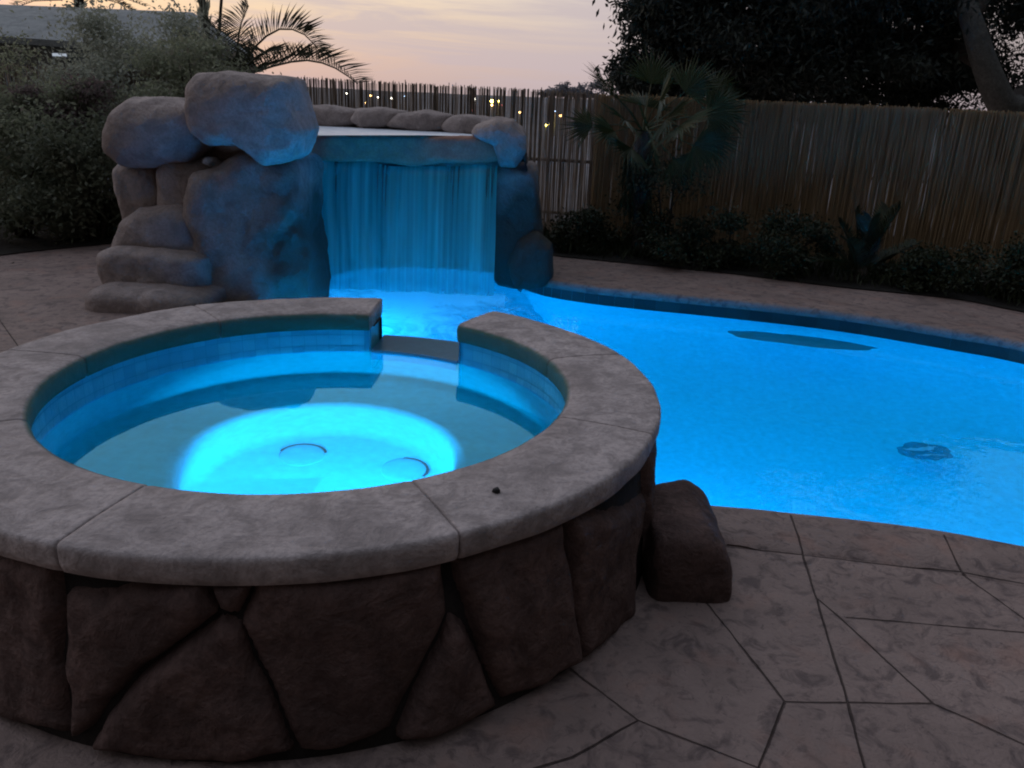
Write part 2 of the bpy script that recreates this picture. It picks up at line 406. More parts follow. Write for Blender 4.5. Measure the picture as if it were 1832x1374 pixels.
# ground beyond the yard falling away into the valley
mb = MB()
rings = [(1.0, -0.06), (1.25, -0.8), (2.0, -5), (6, -9), (20, -12), (60, -14), (150, -14)]
ctr = Vector((-0.5, 4.0)); n0 = 60
base = []
for i in range(n0):
    a = 2*PI*i/n0; d = Vector((math.cos(a), math.sin(a)))
    k = 1/max(abs(d.x)/8.3, abs(d.y)/8.3); base.append(d*k)
for (f, z) in rings:
    for b in base: mb.v.append((ctr.x + b.x*f, ctr.y + b.y*f, z))
for r in range(len(rings)-1):
    for i in range(n0):
        j = (i+1) % n0
        mb.f.append((r*n0+i, r*n0+j, (r+1)*n0+j, (r+1)*n0+i))
mb.build('ground', 'earth', kind='structure')
# opposite hillside
mb = MB(); nx, ny = 90, 14
for j in range(ny):
    y = 45 + j*12.0
    for i in range(nx):
        x = -190 + i*4.4
        v = j/(ny-1)
        top = EYE + 0.002*y + 0.45*noise.noise(Vector((x*0.03, y*0.02, 0)))
        z = -12 + (top+12)*min(1, v*1.9)**0.8 + 0.35*noise.noise(Vector((x*0.15, y*0.1, 3)))
        mb.v.append((x, y, z))
for j in range(ny-1):
    for i in range(nx-1): mb.f.append((j*nx+i, j*nx+i+1, (j+1)*nx+i+1, (j+1)*nx+i))
mb.build('hillside', 'haze_hill', smooth=True, kind='structure')

# ------------------------------------------------------------------ swimming pool
pool = thing('swimming_pool', 'free-form swimming pool glowing bright blue, with stone edge', 'swimming pool', (2.2, 4.9, -1.35))
FLOOR = -1.3
mb = MB()
n = len(pool_loop)
RG = [(1.0, -0.03), (1.0, -0.18), (0.99, -0.4), (0.965, -0.62), (0.92, -0.82), (0.86, -0.97), (0.78, -1.09), (0.68, -1.18), (0.56, -1.25), (0.42, -1.29)]
for f, z in RG:
    for x, y in pool_loop:
        cxx, cyy = 1.5, 5.4
        mb.v.append((cxx + (x-cxx)*f, cyy + (y-cyy)*f, z))
nr_ = len(RG)
for k in range(nr_-1):
    for i in range(n):
        j = (i+1) % n; mb.f.append((k*n+i, k*n+j, (k+1)*n+j, (k+1)*n+i))
mb.v.append((1.5, 5.4, FLOOR))
for i in range(n): mb.f.append(((nr_-1)*n+i, (nr_-1)*n+(i+1) % n, nr_*n))
o = mb.build('basin', 'plaster', pool, smooth=True)
# coping: a bullnosed stone border following the edge
def border(path, width, name, parent, flip=1):
    ps = [Vector((p[0], p[1], 0)) for p in path]
    mb = MB(); prof = [(-0.03, -0.075), (-0.042, -0.06), (-0.048, -0.035), (-0.042, -0.008), (-0.028, 0.004), (0.0, 0.007), (width*0.5, 0.009), (width-0.01, 0.007), (width, -0.004)]
    m_ = len(prof)
    for i, p in enumerate(ps):
        d = (ps[min(i+1, len(ps)-1)] - ps[max(i-1, 0)]).normalized()
        nn = Vector((d.y, -d.x, 0))*flip
        for (w, z) in prof:
            q = p + nn*w; q.z = z + 0.004*noise.noise(q*3)
            mb.v.append(tuple(q))
    for i in range(len(ps)-1):
        for k in range(m_-1): mb.f.append((i*m_+k, (i+1)*m_+k, (i+1)*m_+k+1, i*m_+k+1))
    return fix_normals(mb.build(name, 'stamped_concrete', parent, smooth=True))
border(near[:-1], 0.32, 'coping', pool, flip=-1)
border(far, 0.34, 'coping', pool, flip=-1)
border(left[:9], 0.32, 'coping', pool, flip=-1)
# dark waterline tiles under the coping of the far edge
mb = MB()
ps = far[:40]
for i in range(len(ps)-1):
    a, b = ps[i], ps[i+1]; L = (b-a).length; k = max(1, round(L/0.15))
    d = (b-a)/k; nn = Vector((-d.y, d.x)).normalized()
    for q in range(k):
        u = a + d*q; w = a + d*(q+1.0)
        u2 = u - nn*0.012; w2 = w - nn*0.012
        mb.quad((u2.x, u2.y, -0.20), (w2.x, w2.y, -0.20), (w2.x, w2.y, -0.072), (u2.x, u2.y, -0.072))
mb.build('waterline_tile', 'edge_tile', pool)
# flat dark shapes under the pool water
def blob(cx, cy, z, rx, ry, ang, seed, n=40, rag=0.25):
    mb = MB(); mb.v.append((cx, cy, z))
    for i in range(n):
        a = 2*PI*i/n; rr = 1 + rag*noise.noise(Vector((math.cos(a)*2.2, math.sin(a)*2.2, seed)))*1.6
        x, y = rx*rr*math.cos(a), ry*rr*math.sin(a)
        mb.v.append((cx + x*math.cos(ang)-y*math.sin(ang), cy + x*math.sin(ang)+y*math.cos(ang), z))
    for i in range(n): mb.f.append((0, 1+i, 1+(i+1) % n))
    return mb
PATCH1 = (2.55, 7.0); PATCH2 = (1.75, 3.95)
def refr(px, py, zw, zf, ior=1.33):
    p = atz(px, py, zw); d = ray(px, py).normalized()
    k = 1/ior; ci = -d.z; ct = math.sqrt(1 - k*k*(1-ci*ci))
    t = d*k + Vector((0, 0, k*ci - ct))
    return p + t*((zf-zw)/t.z)
q = refr(1430, 609, WP, -0.35)  # long dark oval set below the surface near the far edge
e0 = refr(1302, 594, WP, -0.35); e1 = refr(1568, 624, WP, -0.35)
blob(q.x, q.y, -0.35, (e1-e0).length/2, 0.17, math.atan2(e1.y-e0.y, e1.x-e0.x), 2.0, rag=0.1).build('dark_patch', 'dark_teal', pool, label='long dark patch under the water near the far edge')
ZD = -1.05
q = refr(1655, 808, WP, ZD)
dr = blob(q.x, q.y, ZD, 0.19, 0.13, 0.1, 5.0, rag=0.14).build('drain_cover', 'dark_teal', pool, label='dark round drain on the pool floor')
blob(q.x-0.02, q.y+0.04, ZD+0.012, 0.12, 0.022, 0.15, 6.0, rag=0.1).build('grate', 'drain_plastic', dr)
blob(q.x+0.02, q.y-0.06, ZD+0.012, 0.1, 0.016, 0.1, 8.0, rag=0.1).build('grate', 'drain_plastic', dr)

def lamp(name, kind, loc, power, colr=(0.0, 0.37, 1.0), radius=0.1, to=None, size=2.4, blend=0.5):
    L = bpy.data.lights.new(name, kind); L.energy = power; L.cycles.use_multiple_importance_sampling = False; L.color = colr; L.shadow_soft_size = radius
    o = bpy.data.objects.new(name, L); col.objects.link(o); o.location = loc
    if kind == 'SPOT': L.spot_size = size; L.spot_blend = blend
    if to is not None: o.rotation_euler = (Vector(to)-Vector(loc)).to_track_quat('-Z', 'Y').to_euler()
    return o
def fixture(parent, loc, to, r=0.12):
    d = (Vector(to)-Vector(loc)); d.z = 0; d.normalize()
    mb = MB(); p = Vector(loc) - d*0.06
    mb.tube([p - d*0.05, p, p + d*0.012, p + d*0.012], [r, r, r*0.97, r*0.8], 24, cap=False)
    f = mb.build('light_fixture', 'steel', parent, smooth=True)
    mb = MB(); mb.tube([p - d*0.02, p - d*0.019], [r*0.82, r*0.8], 24)
    mb.build('lens', 'glow_lens', f)
POOL_L = [((0.72, 3.6, -0.6), (3.5, 6.0, -0.7), 84), ((3.3, 2.72, -0.6), (2.6, 6.5, -0.7), 66), ((-1.72, 6.15, -0.42), (0.5, 7.6, -0.5), 165)]
for a, b, w in POOL_L:
    fixture(pool, a, b)
    aa = Vector(a); d = (Vector(b)-aa).normalized()
    lamp('pool_lamp', 'POINT', aa + d*0.16, w, radius=0.1)

# pool water
fill_loops([pool_loop], WP).build('pool_water', 'pool_water', kind='structure')

# ------------------------------------------------------------------ spa
spa = thing('spa', 'round raised stone spa with glowing blue water and a spillway notch into the pool', 'hot tub', (CX, CY, 0))
def ang(px, py, z=RIM):
    q = atz(px, py, z); return math.atan2(q.y-CY, q.x-CX)
jpx = [(365,557), (70,630), (20,750), (185,916), (774,900), (1095,762), (1038,638)]
js = [ang(*p) % (2*PI) for p in jpx]
gapL = ang(679, 540) % (2*PI); gapR = ang(838, 572) % (2*PI)
cuts = [gapL] + [j if j > gapL else j + 2*PI for j in js]
cuts = sorted(cuts) + [gapR + 2*PI]
prof = [(RI+0.004, CB), (RI, CB+0.012), (RI-0.004, RIM-0.03), (RI+0.004, RIM-0.01), (RI+0.025, RIM), (RI+0.09, RIM+0.002), (RI+0.15, RIM+0.003), (RI+0.22, RIM+0.003), (RI+0.28, RIM+0.001), (RO_-0.03, RIM), (RO_-0.012, RIM-0.001), (RO_-0.004, RIM-0.004), (RO_, RIM-0.012), (RO_+0.001, RIM-0.022), (RO_+0.001, RIM-0.055), (RO_-0.006, CB+0.01), (RO_-0.02, CB)]
for i in range(len(cuts)-1):
    g = 0.0025
    a0, a1 = cuts[i]+g, cuts[i+1]-g
    k = max(4, int((a1-a0)/0.03)); mb = MB(); m_ = len(prof)
    # rounded ends: the first and last rings shrink slightly
    rr = [(a0, 0.010), (a0+0.005, 0.002)] + [(a0+0.012+(a1-a0-0.024)*q/k, 0.0) for q in range(k+1)] + [(a1-0.005, 0.002), (a1, 0.010)]
    for a, sh in rr:
        for (r, z) in prof:
            x, y = sp(a, r)
            nz = noise.noise(Vector((x*2.2, y*2.2, z*4))); n2 = noise.noise(Vector((x*8, y*8, z*8+5)))
            dr = (0.009*nz + 0.005*n2) if r > RO_-0.05 else (0.004*nz if r < RI+0.03 else 0)
            dz = (0.005*nz + 0.002*n2) if z > RIM-0.02 else 0
            zc = (RIM+CB)/2
            mb.v.append((*sp(a, r+dr+ (0.5*sh if r < (RI+RO_)/2 else -0.5*sh)), z + dz + (zc-z)*sh*3))
    for q in range(len(rr)-1):
        for w in range(m_):
            mb.f.append((q*m_+w, (q+1)*m_+w, (q+1)*m_+(w+1) % m_, q*m_+(w+1) % m_))
    mb.f.append(tuple(range(m_))); mb.f.append(tuple((len(rr)-1)*m_+w for w in range(m_))[::-1])
    o = mb.build('coping_slab', 'coping_stone', spa, smooth=True)
    fix_normals(o)
# inner tile band
TR = 0.996
def in_gap(a): a %= 2*PI; return gapR-0.01 < a < gapL+0.01
mb = MB(); nt = 104
for i in range(nt):
    a0 = 2*PI*i/nt; a1 = 2*PI*(i+0.955)/nt
    if in_gap((a0+a1)/2): continue
    for z0, z1 in ((WS-0.03, WS+0.028), (WS+0.031, WS+0.086), (WS+0.089, CB-0.001)):
        for q in range(2):
            b0 = a0+(a1-a0)*q/2; b1 = a0+(a1-a0)*(q+1)/2
            mb.add([(*sp(b0, TR), z0), (*sp(b1, TR), z0), (*sp(b1, TR), z1), (*sp(b0, TR), z1)], [(0, 1, 2, 3)])
    # weld the two halves so that one tile is one island
bm = bmesh.new(); o = mb.build('tile_band', 'tile', spa); bm.from_mesh(o.data); bmesh.ops.remove_doubles(bm, verts=bm.verts, dist=0.0005); bm.to_mesh(o.data); bm.free()
# shell: wall, bench, footwell
FW_R = 0.545; BZ = WS-0.45; FZ = WS-0.86
mb = MB()
mb.rev([(TR+0.004, WS-0.012), (TR, WS-0.04), (TR-0.01, BZ+0.1), (TR-0.05, BZ+0.02), (TR-0.11, BZ), (FW_R+0.05, BZ), (FW_R+0.015, BZ-0.015), (FW_R, BZ-0.05), (FW_R-0.005, FZ+0.06), (FW_R-0.02, FZ+0.015), (FW_R-0.06, FZ), (0.001, FZ)], CX, CY, 96)
# open the shell at the spillway
sh = MB(); sh.v = mb.v
for f in mb.f:
    cxx = sum(mb.v[i][0] for i in f)/4-CX; cyy = sum(mb.v[i][1] for i in f)/4-CY; zz = sum(mb.v[i][2] for i in f)/4
    if zz > WS-0.02 and in_gap(math.atan2(cyy, cxx)): continue
    sh.f.append(f)
sh.build('shell', 'spa_plaster', spa, smooth=True)
mb = MB(); mb.rev([(TR+0.02, CB-0.002), (TR+0.012, CB-0.002), (TR+0.012, WS-0.03)], CX, CY, 80, gapL, gapR+2*PI, False); mb.build('grout', 'grout', spa)
for px, py, r0, r1 in ((540, 812, 0.3, 2.9), (722, 838, -0.5, 1.7)):
    q = refr(px, py, WS, FZ+0.02, 1.58)
    mb = MB(); mb.rev([(0.098, FZ+0.002), (0.098, FZ+0.005), (0.095, FZ+0.006), (0.05, FZ+0.007), (0.001, FZ+0.007)], q.x, q.y, 32)
    dc = mb.build('drain_cover', 'spa_plaster', spa, smooth=True)
    mb = MB(); mb.rev([(0.110, FZ+0.006), (0.0985, FZ+0.008)], q.x, q.y, 24, r0, r1, False); mb.build('rim', 'drain_slot', dc)
# spillway sill with ridged tile
mb = MB(); gR, gL = gapR+0.004, gapL-0.004
nr = 15
for i in range(nr):
    r0 = TR - 0.01 + (RO_-TR-0.0)*i/nr; r1 = TR - 0.01 + (RO_-TR-0.0)*(i+0.62)/nr
    z = WS + 0.012 - 0.01*i/nr
    for q in range(10):
        b0 = gR+(gL-gR)*q/10; b1 = gR+(gL-gR)*(q+1)/10
        mb.add([(*sp(b0, r0), z-0.02), (*sp(b1, r0), z-0.02), (*sp(b1, r0+0.008), z), (*sp(b0, r0+0.008), z), (*sp(b1, r1), z), (*sp(b0, r1), z), (*sp(b1, r1+0.004), z-0.02), (*sp(b0, r1+0.004), z-0.02)],
               [(0, 1, 2, 3), (3, 2, 4, 5), (5, 4, 6, 7)])
sill = mb.build('spillway', 'sill_tile', spa)
mb = MB(); mb.rev([(TR-0.012, WS-0.15), (TR-0.012, WS-0.006), (RO_-0.012, WS-0.014), (RO_-0.012, -0.3)], CX, CY, 12, gR, gL, False)
mb.build('sill_block', 'grout', sill)
for a_, sg in ((gapL, 1), (gapR, -1)):
    mb = MB(); a2 = a_ + sg*0.006
    mb.quad((*sp(a2, TR-0.004), WS-0.16), (*sp(a2, RO_-0.004), WS-0.16), (*sp(a2, RO_-0.004), CB+0.004), (*sp(a2, TR-0.004), CB+0.004))
    mb.build('cheek_tile', 'tile', sill)
# outer wall: mortar cone and one mesh for each facing stone
def RW(z): return 1.310 + max(0.0, (0.53 - z))*0.10
aL = 2.15
mb = MB(); mb.rev([(1.15, CB-0.004), (RW(0.52)-0.035, CB-0.004), (RW(0.2)-0.035, 0.2), (RW(0.0)-0.035, -0.02)], CX, CY, 90, aL, 2*PI+0.2, False)
mb.rev([(1.08, CB-0.004), (1.27, CB-0.004), (1.27, WP-0.2), (1.27, FLOOR)], CX, CY, 24, gL, aL, False)
mb.rev([(1.08, CB-0.004), (1.27, CB-0.004), (1.27, WP-0.2), (1.27, FLOOR)], CX, CY, 20, 0.19, gR, False)
mb.build('wall', 'mortar', spa, smooth=True)
def on_wall(px, py):
    d = ray(px, py); t = 0.3
    while t < 9:
        p = Vector((0, 0, EYE)) + d*t
        if p.z < 0.53 and math.hypot(p.x-CX, p.y-CY) <= RW(p.z): break
        if p.z < -0.05: break
        t += 0.004
    a = math.atan2(p.y-CY, p.x-CX) % (2*PI)
    return (a*1.5, p.z)
def pdist(p, poly):
    x, y = p; ins = False; dm = 9.0; n = len(poly)
    for i in range(n):
        x0, y0 = poly[i]; x1, y1 = poly[(i+1) % n]
        if (y0 > y) != (y1 > y) and x < (x1-x0)*(y-y0)/(y1-y0)+x0: ins = not ins
        dx, dy = x1-x0, y1-y0; L = dx*dx+dy*dy
        h = max(0, min(1, ((x-x0)*dx+(y-y0)*dy)/L)) if L > 0 else 0
        dm = min(dm, math.hypot(x-x0-h*dx, y-y0-h*dy))
    return dm if ins else -dm
def wall_stone(poly, seed, step=0.013, bulge=0.05):
    xs = [p[0] for p in poly]; ys = [p[1] for p in poly]
    x0, x1, y0, y1 = min(xs), max(xs), min(ys), max(ys)
    nx = int((x1-x0)/step)+2; ny = int((y1-y0)/step)+2
    idx = {}; mb = MB(); D = {}
    for j in range(ny):
        for i in range(nx):
            s_, z = x0+i*step, y0+j*step
            wq = 0.014*noise.noise(Vector((s_*9, z*9, seed)))
            D[i, j] = pdist((s_, z), poly) + wq + 0.006
    def vid(i, j):
        if (i, j) not in idx:
            s_, z = x0+i*step, y0+j*step; d = max(-0.012, D[i, j])
            h = min(1.0, max(0.0, d)/0.05); prof_ = math.sqrt(max(0, 1-(1-h)**2))
            nz = noise.fractal(Vector((s_*4, z*4, seed)), 1.0, 2.0, 4)
            n3 = noise.fractal(Vector((s_*13, z*9, seed+4)), 1.0, 2.0, 4); tilt = 0.03*noise.noise(Vector((s_*1.5, z*2.0, seed*5.1)))
            off = -0.045 + (bulge+tilt)*prof_ + (0.016*nz + 0.007*n3)*prof_ + min(0, d)*1.5
            a = s_/1.5; r = RW(z) + off
            idx[i, j] = len(mb.v); mb.v.append((*sp(a, r), z))
        return idx[i, j]
    for j in range(ny-1):
        for i in range(nx-1):
            if max(D[i, j], D[i+1, j], D[i, j+1], D[i+1, j+1]) > -0.004:
                mb.f.append((vid(i, j), vid(i+1, j), vid(i+1, j+1), vid(i, j+1)))
    mb.build('wall_stone', 'wall_stone', spa, smooth=True)
stones_px = [
    [(-110,985), (88,1040), (100,1090), (95,1180), (112,1315), (20,1300), (-110,1240)],
    [(112,1070), (362,1066), (382,1098), (330,1142), (235,1212), (165,1290), (125,1322), (108,1200)],
    [(368,1064), (448,1060), (420,1104), (388,1098)],
    [(395,1112), (424,1128), (452,1200), (528,1352), (400,1375), (160,1345), (178,1300), (245,1218)],
    [(460,1060), (640,1050), (792,1030), (803,1098), (700,1312), (610,1345), (538,1350), (462,1195), (432,1120)],
    [(812,1108), (838,1124), (862,1190), (898,1268), (780,1320), (712,1326)],
    [(815,1030), (930,995), (1012,962), (1026,1060), (1044,1182), (970,1232), (905,1262), (872,1190), (845,1120)],
    [(1020,958), (1100,920), (1163,885), (1150,1000), (1142,1112), (1100,1145), (1054,1180), (1036,1080)]]
for i, sp_ in enumerate(stones_px):
    pl = [on_wall(*p) for p in sp_]
    pl = [(a, max(z, -0.03) if z < CB-0.06 else CB+0.01) for a, z in pl]
    if max(a for a, z in pl) - min(a for a, z in pl) > 5: pl = [(a if a > 4 else a + 3*PI, z) for a, z in pl]
    wall_stone(pl, i*3.1)
# the rest of the ring
aE = max(on_wall(*p)[0] for p in stones_px[-1]) ; aS = min(on_wall(*p)[0] for p in stones_px[0])
if aE < 4: aE += 3*PI
s0 = aL*1.5
while s0 < aS - 0.12:
    w = min(R(0.3, 0.55), aS - s0)
    zz = R(0.18, 0.36)
    wall_stone([(s0+0.01, zz+0.01), (s0+w-0.01, zz+R(-0.04, 0.05)), (s0+w-0.02, CB), (s0+0.015, CB)], s0, 0.02)
    wall_stone([(s0+0.02, -0.03), (s0+w-0.01, -0.03), (s0+w-0.02, zz-0.03), (s0+0.015, zz-0.02)], s0+9, 0.02)
    s0 += w
wall_stone([(aE+0.01, -0.03), (2*PI*1.5+0.25, -0.03), (2*PI*1.5+0.27, CB), (aE+0.02, CB)], 44, 0.015)
# stones on the pool side, below the coping
s0 = 0.29
while s0 < gR*1.5-0.1:
    w = min(R(0.3, 0.5), gR*1.5 - s0)
    def RW(z): return 1.29
    wall_stone([(s0+0.01, WP-0.15), (s0+w-0.01, WP-0.15), (s0+w-0.02, CB), (s0+0.015, CB)], s0+20, 0.018); s0 += w
s0 = gL*1.5
while s0 < aL*1.5-0.1:
    w = min(R(0.3, 0.5), aL*1.5 - s0)
    wall_stone([(s0+0.01, WP-0.15), (s0+w-0.01, WP-0.15), (s0+w-0.02, CB), (s0+0.015, CB)], s0+30, 0.02); s0 += w
# spa lamp low in the near footwell wall
a = (CX+0.04, CY-FW_R+0.08, WS-0.58); b = (CX+0.04, CY+0.10, FZ)
fixture(spa, (a[0], a[1]-0.02, a[2]-0.02), b, 0.07)
lamp('spa_lamp', 'SPOT', (a[0], a[1]+0.02, a[2]), 118, colr=(0.0, 0.48, 1.0), radius=0.05, to=b, size=2.2, blend=0.5)
mb = MB(); mb.rev([(0.001, WS), (0.5, WS), (TR+0.005, WS)], CX, CY, 96)
o = mb.build('spa_water', 'spa_water', kind='structure')
bm = bmesh.new(); bm.from_mesh(o.data); bmesh.ops.remove_doubles(bm, verts=bm.verts, dist=0.002); bmesh.ops.recalc_face_normals(bm, faces=bm.faces)
if sum(f.normal.z for f in bm.faces) < 0: bmesh.ops.reverse_faces(bm, faces=bm.faces)
bm.to_mesh(o.data); bm.free()
# pebble on the coping
q = atz(888, 883, RIM)
def rock_mesh(ctr, rx, ry, rz, seed, sub=3, amp=0.18, sq=1.0):
    bm = bmesh.new(); bmesh.ops.create_icosphere(bm, subdivisions=sub, radius=1)
    mb = MB()
    for v in bm.verts:
        d = v.co.normalized()
        if sq < 1: d = Vector([math.copysign(abs(k)**sq, k) for k in d])
        k = 1 + amp*noise.fractal(d*1.6 + Vector((seed, seed*2, 0)), 1.0, 2.0, 4)
        mb.v.append((ctr[0]+d.x*k*rx, ctr[1]+d.y*k*ry, ctr[2]+d.z*k*rz))
    bm.verts.index_update()
    mb.f = [tuple(v.index for v in f.verts) for f in bm.faces]; bm.free(); return mb
tag(rock_mesh((q.x, q.y, RIM+0.010), 0.012, 0.010, 0.009, 3, 2, 0.5).build('pebble', 'pebble_dark', smooth=True), 'tiny dark pebble lying on the near right slab of the spa coping', 'pebble')

# ------------------------------------------------------------------ boulders shaped from an outline
def outline_rock(name, sil, y, dy, mat, parent, seed=0, sq=0.55, amp=0.05, label=None, dyb=None, shr=0.95):
    P = [aty(px, py, y) for px, py in sil]
    P = [(p.x, p.z) for p in P]
    q0 = sum(p[0] for p in P)/len(P); q1 = sum(p[1] for p in P)/len(P)
    P = [(q0+(x-q0)*shr, q1+(z-q1)*shr) for x, z in P]
    A = 0; cx = cz = 0
    for i in range(len(P)):
        (x0, z0), (x1, z1) = P[i], P[(i+1) % len(P)]; k = x0*z1-x1*z0; A += k; cx += (x0+x1)*k; cz += (z0+z1)*k
    cx /= 3*A; cz /= 3*A
    nphi, nt = 150, 64; rad = []
    for i in range(nphi):
        a = 2*PI*i/nphi; dx, dz = math.cos(a), math.sin(a); best = 0.01
        for k in range(len(P)):
            (x0, z0), (x1, z1) = P[k], P[(k+1) % len(P)]
            ex, ez = x1-x0, z1-z0; den = dx*ez-dz*ex
            if abs(den) < 1e-9: continue
            t = ((x0-cx)*ez-(z0-cz)*ex)/den; u = ((x0-cx)*dz-(z0-cz)*dx)/den
            if t > 0 and -1e-6 <= u <= 1+1e-6: best = max(best, t)
        rad.append(best)
    rad = [sum(rad[(i+k) % nphi]*w for k, w in ((-2, 1), (-1, 2), (0, 3), (1, 2), (2, 1)))/9 for i in range(nphi)]
    mb = MB()
    for j in range(nt+1):
        t = -PI/2 + PI*j/nt
        s_ = max(0.0, math.cos(t))**sq; yy = math.copysign(abs(math.sin(t))**sq, t)
        yd = dy if yy < 0 else (dyb or dy)
        for i in range(nphi):
            a = 2*PI*i/nphi; r = rad[i]*s_
            p = Vector((cx+math.cos(a)*r, y+yy*yd, cz+math.sin(a)*r))
            nz = noise.fractal(p*1.7+Vector((seed*7.3, seed, 0)), 1.0, 2.0, 5)
            nd = Vector((math.cos(a)*s_, yy, math.sin(a)*s_))
            ck = abs(noise.noise(p*1.3+Vector((seed*3.1, 4, seed))))
            mb.v.append(tuple(p + nd*(nz*amp - 0.012*max(0, 1-ck*9))))
    for j in range(nt):
        for i in range(nphi):
            k = (i+1) % nphi; mb.f.append((j*nphi+i, j*nphi+k, (j+1)*nphi+k, (j+1)*nphi+i))
    o = mb.build(name, mat, parent, smooth=True, label=label)
    bm = bmesh.new(); bm.from_mesh(o.data); bmesh.ops.remove_doubles(bm, verts=bm.verts, dist=0.0008); bmesh.ops.recalc_face_normals(bm, faces=bm.faces); bm.to_mesh(o.data); bm.free()
    return o
b = tag(outline_rock('boulder', [(1140,960),(1150,897),(1195,886),(1252,894),(1283,922),(1302,965),(1306,1100),(1285,1128),(1190,1130),(1150,1110),(1138,1040)], 2.72, 0.27, 'wall_stone', None, 3, 0.33, 0.035),
    'rounded dark boulder wedged between the spa wall and the pool edge', 'boulder')

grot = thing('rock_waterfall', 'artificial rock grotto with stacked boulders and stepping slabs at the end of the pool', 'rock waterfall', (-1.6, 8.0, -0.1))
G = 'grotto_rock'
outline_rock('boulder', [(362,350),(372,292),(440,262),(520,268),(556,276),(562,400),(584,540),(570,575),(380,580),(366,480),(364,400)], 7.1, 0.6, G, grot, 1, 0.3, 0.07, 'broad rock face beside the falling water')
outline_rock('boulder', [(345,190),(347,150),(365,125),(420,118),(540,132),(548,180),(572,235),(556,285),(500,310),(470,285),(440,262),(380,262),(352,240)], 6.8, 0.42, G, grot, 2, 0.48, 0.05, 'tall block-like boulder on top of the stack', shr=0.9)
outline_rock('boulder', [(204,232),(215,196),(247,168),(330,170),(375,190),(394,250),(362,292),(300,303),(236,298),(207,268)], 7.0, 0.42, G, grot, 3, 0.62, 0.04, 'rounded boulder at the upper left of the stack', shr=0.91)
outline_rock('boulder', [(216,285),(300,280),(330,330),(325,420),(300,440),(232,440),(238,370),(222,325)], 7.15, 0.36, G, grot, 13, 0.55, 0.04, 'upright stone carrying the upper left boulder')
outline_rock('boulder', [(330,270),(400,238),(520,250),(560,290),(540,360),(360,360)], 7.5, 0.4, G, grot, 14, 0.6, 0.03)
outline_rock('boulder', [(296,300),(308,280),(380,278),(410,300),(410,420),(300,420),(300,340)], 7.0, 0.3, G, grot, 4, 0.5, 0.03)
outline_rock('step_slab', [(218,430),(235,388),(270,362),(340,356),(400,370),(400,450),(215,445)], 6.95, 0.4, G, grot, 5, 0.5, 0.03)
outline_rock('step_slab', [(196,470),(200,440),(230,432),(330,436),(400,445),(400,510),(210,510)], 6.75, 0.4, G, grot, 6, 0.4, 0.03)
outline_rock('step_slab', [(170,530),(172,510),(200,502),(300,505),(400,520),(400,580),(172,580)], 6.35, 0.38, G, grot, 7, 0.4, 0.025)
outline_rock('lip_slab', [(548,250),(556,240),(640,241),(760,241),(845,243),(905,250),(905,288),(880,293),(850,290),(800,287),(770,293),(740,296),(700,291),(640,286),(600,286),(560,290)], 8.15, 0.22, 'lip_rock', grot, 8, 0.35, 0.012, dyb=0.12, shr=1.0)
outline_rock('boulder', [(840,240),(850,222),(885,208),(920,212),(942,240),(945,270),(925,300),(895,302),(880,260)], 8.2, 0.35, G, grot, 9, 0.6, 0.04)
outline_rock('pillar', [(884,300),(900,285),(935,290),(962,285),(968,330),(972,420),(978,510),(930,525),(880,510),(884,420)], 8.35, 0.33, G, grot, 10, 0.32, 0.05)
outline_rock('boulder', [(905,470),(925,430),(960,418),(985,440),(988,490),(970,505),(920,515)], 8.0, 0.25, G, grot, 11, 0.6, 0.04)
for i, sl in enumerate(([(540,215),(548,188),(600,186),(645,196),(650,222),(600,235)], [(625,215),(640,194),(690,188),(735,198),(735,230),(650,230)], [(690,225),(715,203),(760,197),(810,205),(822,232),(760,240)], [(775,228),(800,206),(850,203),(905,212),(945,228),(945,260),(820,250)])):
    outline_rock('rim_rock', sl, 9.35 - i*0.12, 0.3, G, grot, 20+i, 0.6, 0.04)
# cave behind the fall, roof and back of the basin
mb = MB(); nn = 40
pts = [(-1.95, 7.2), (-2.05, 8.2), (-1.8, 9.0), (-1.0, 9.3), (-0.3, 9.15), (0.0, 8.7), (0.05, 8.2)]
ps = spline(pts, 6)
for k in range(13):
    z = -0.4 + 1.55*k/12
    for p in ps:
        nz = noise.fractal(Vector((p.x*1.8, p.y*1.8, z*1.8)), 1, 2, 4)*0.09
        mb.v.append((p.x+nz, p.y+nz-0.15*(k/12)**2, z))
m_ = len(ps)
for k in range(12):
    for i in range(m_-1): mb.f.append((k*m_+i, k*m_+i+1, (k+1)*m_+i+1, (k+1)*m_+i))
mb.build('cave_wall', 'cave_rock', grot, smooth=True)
zb = 1.305
mb = MB(); mb.box(-2.1, 0.0, 8.28, 9.4, zb-0.3, zb-0.1); mb.build('basin_floor', G, grot)
bl = [(q.x, q.y) for q in (atz(px, py, zb) for px, py in ((540,242.5),(640,242),(760,242),(880,244.5),(875,243),(800,236),(740,231),(690,226),(640,222),(590,218),(530,214)))]
fill_loops([bl], zb).build('basin_water', 'basin_water', kind='structure')
# pale lump left on the ledge
q = aty(374, 287, 6.75)
tag(rock_mesh((q.x, q.y, q.z-0.01), 0.05, 0.05, 0.035, 8, 3, 0.35).build('pale_stone', 'pale_lump', smooth=True), 'small pale lump resting on a ledge of the stacked boulders', 'stone')

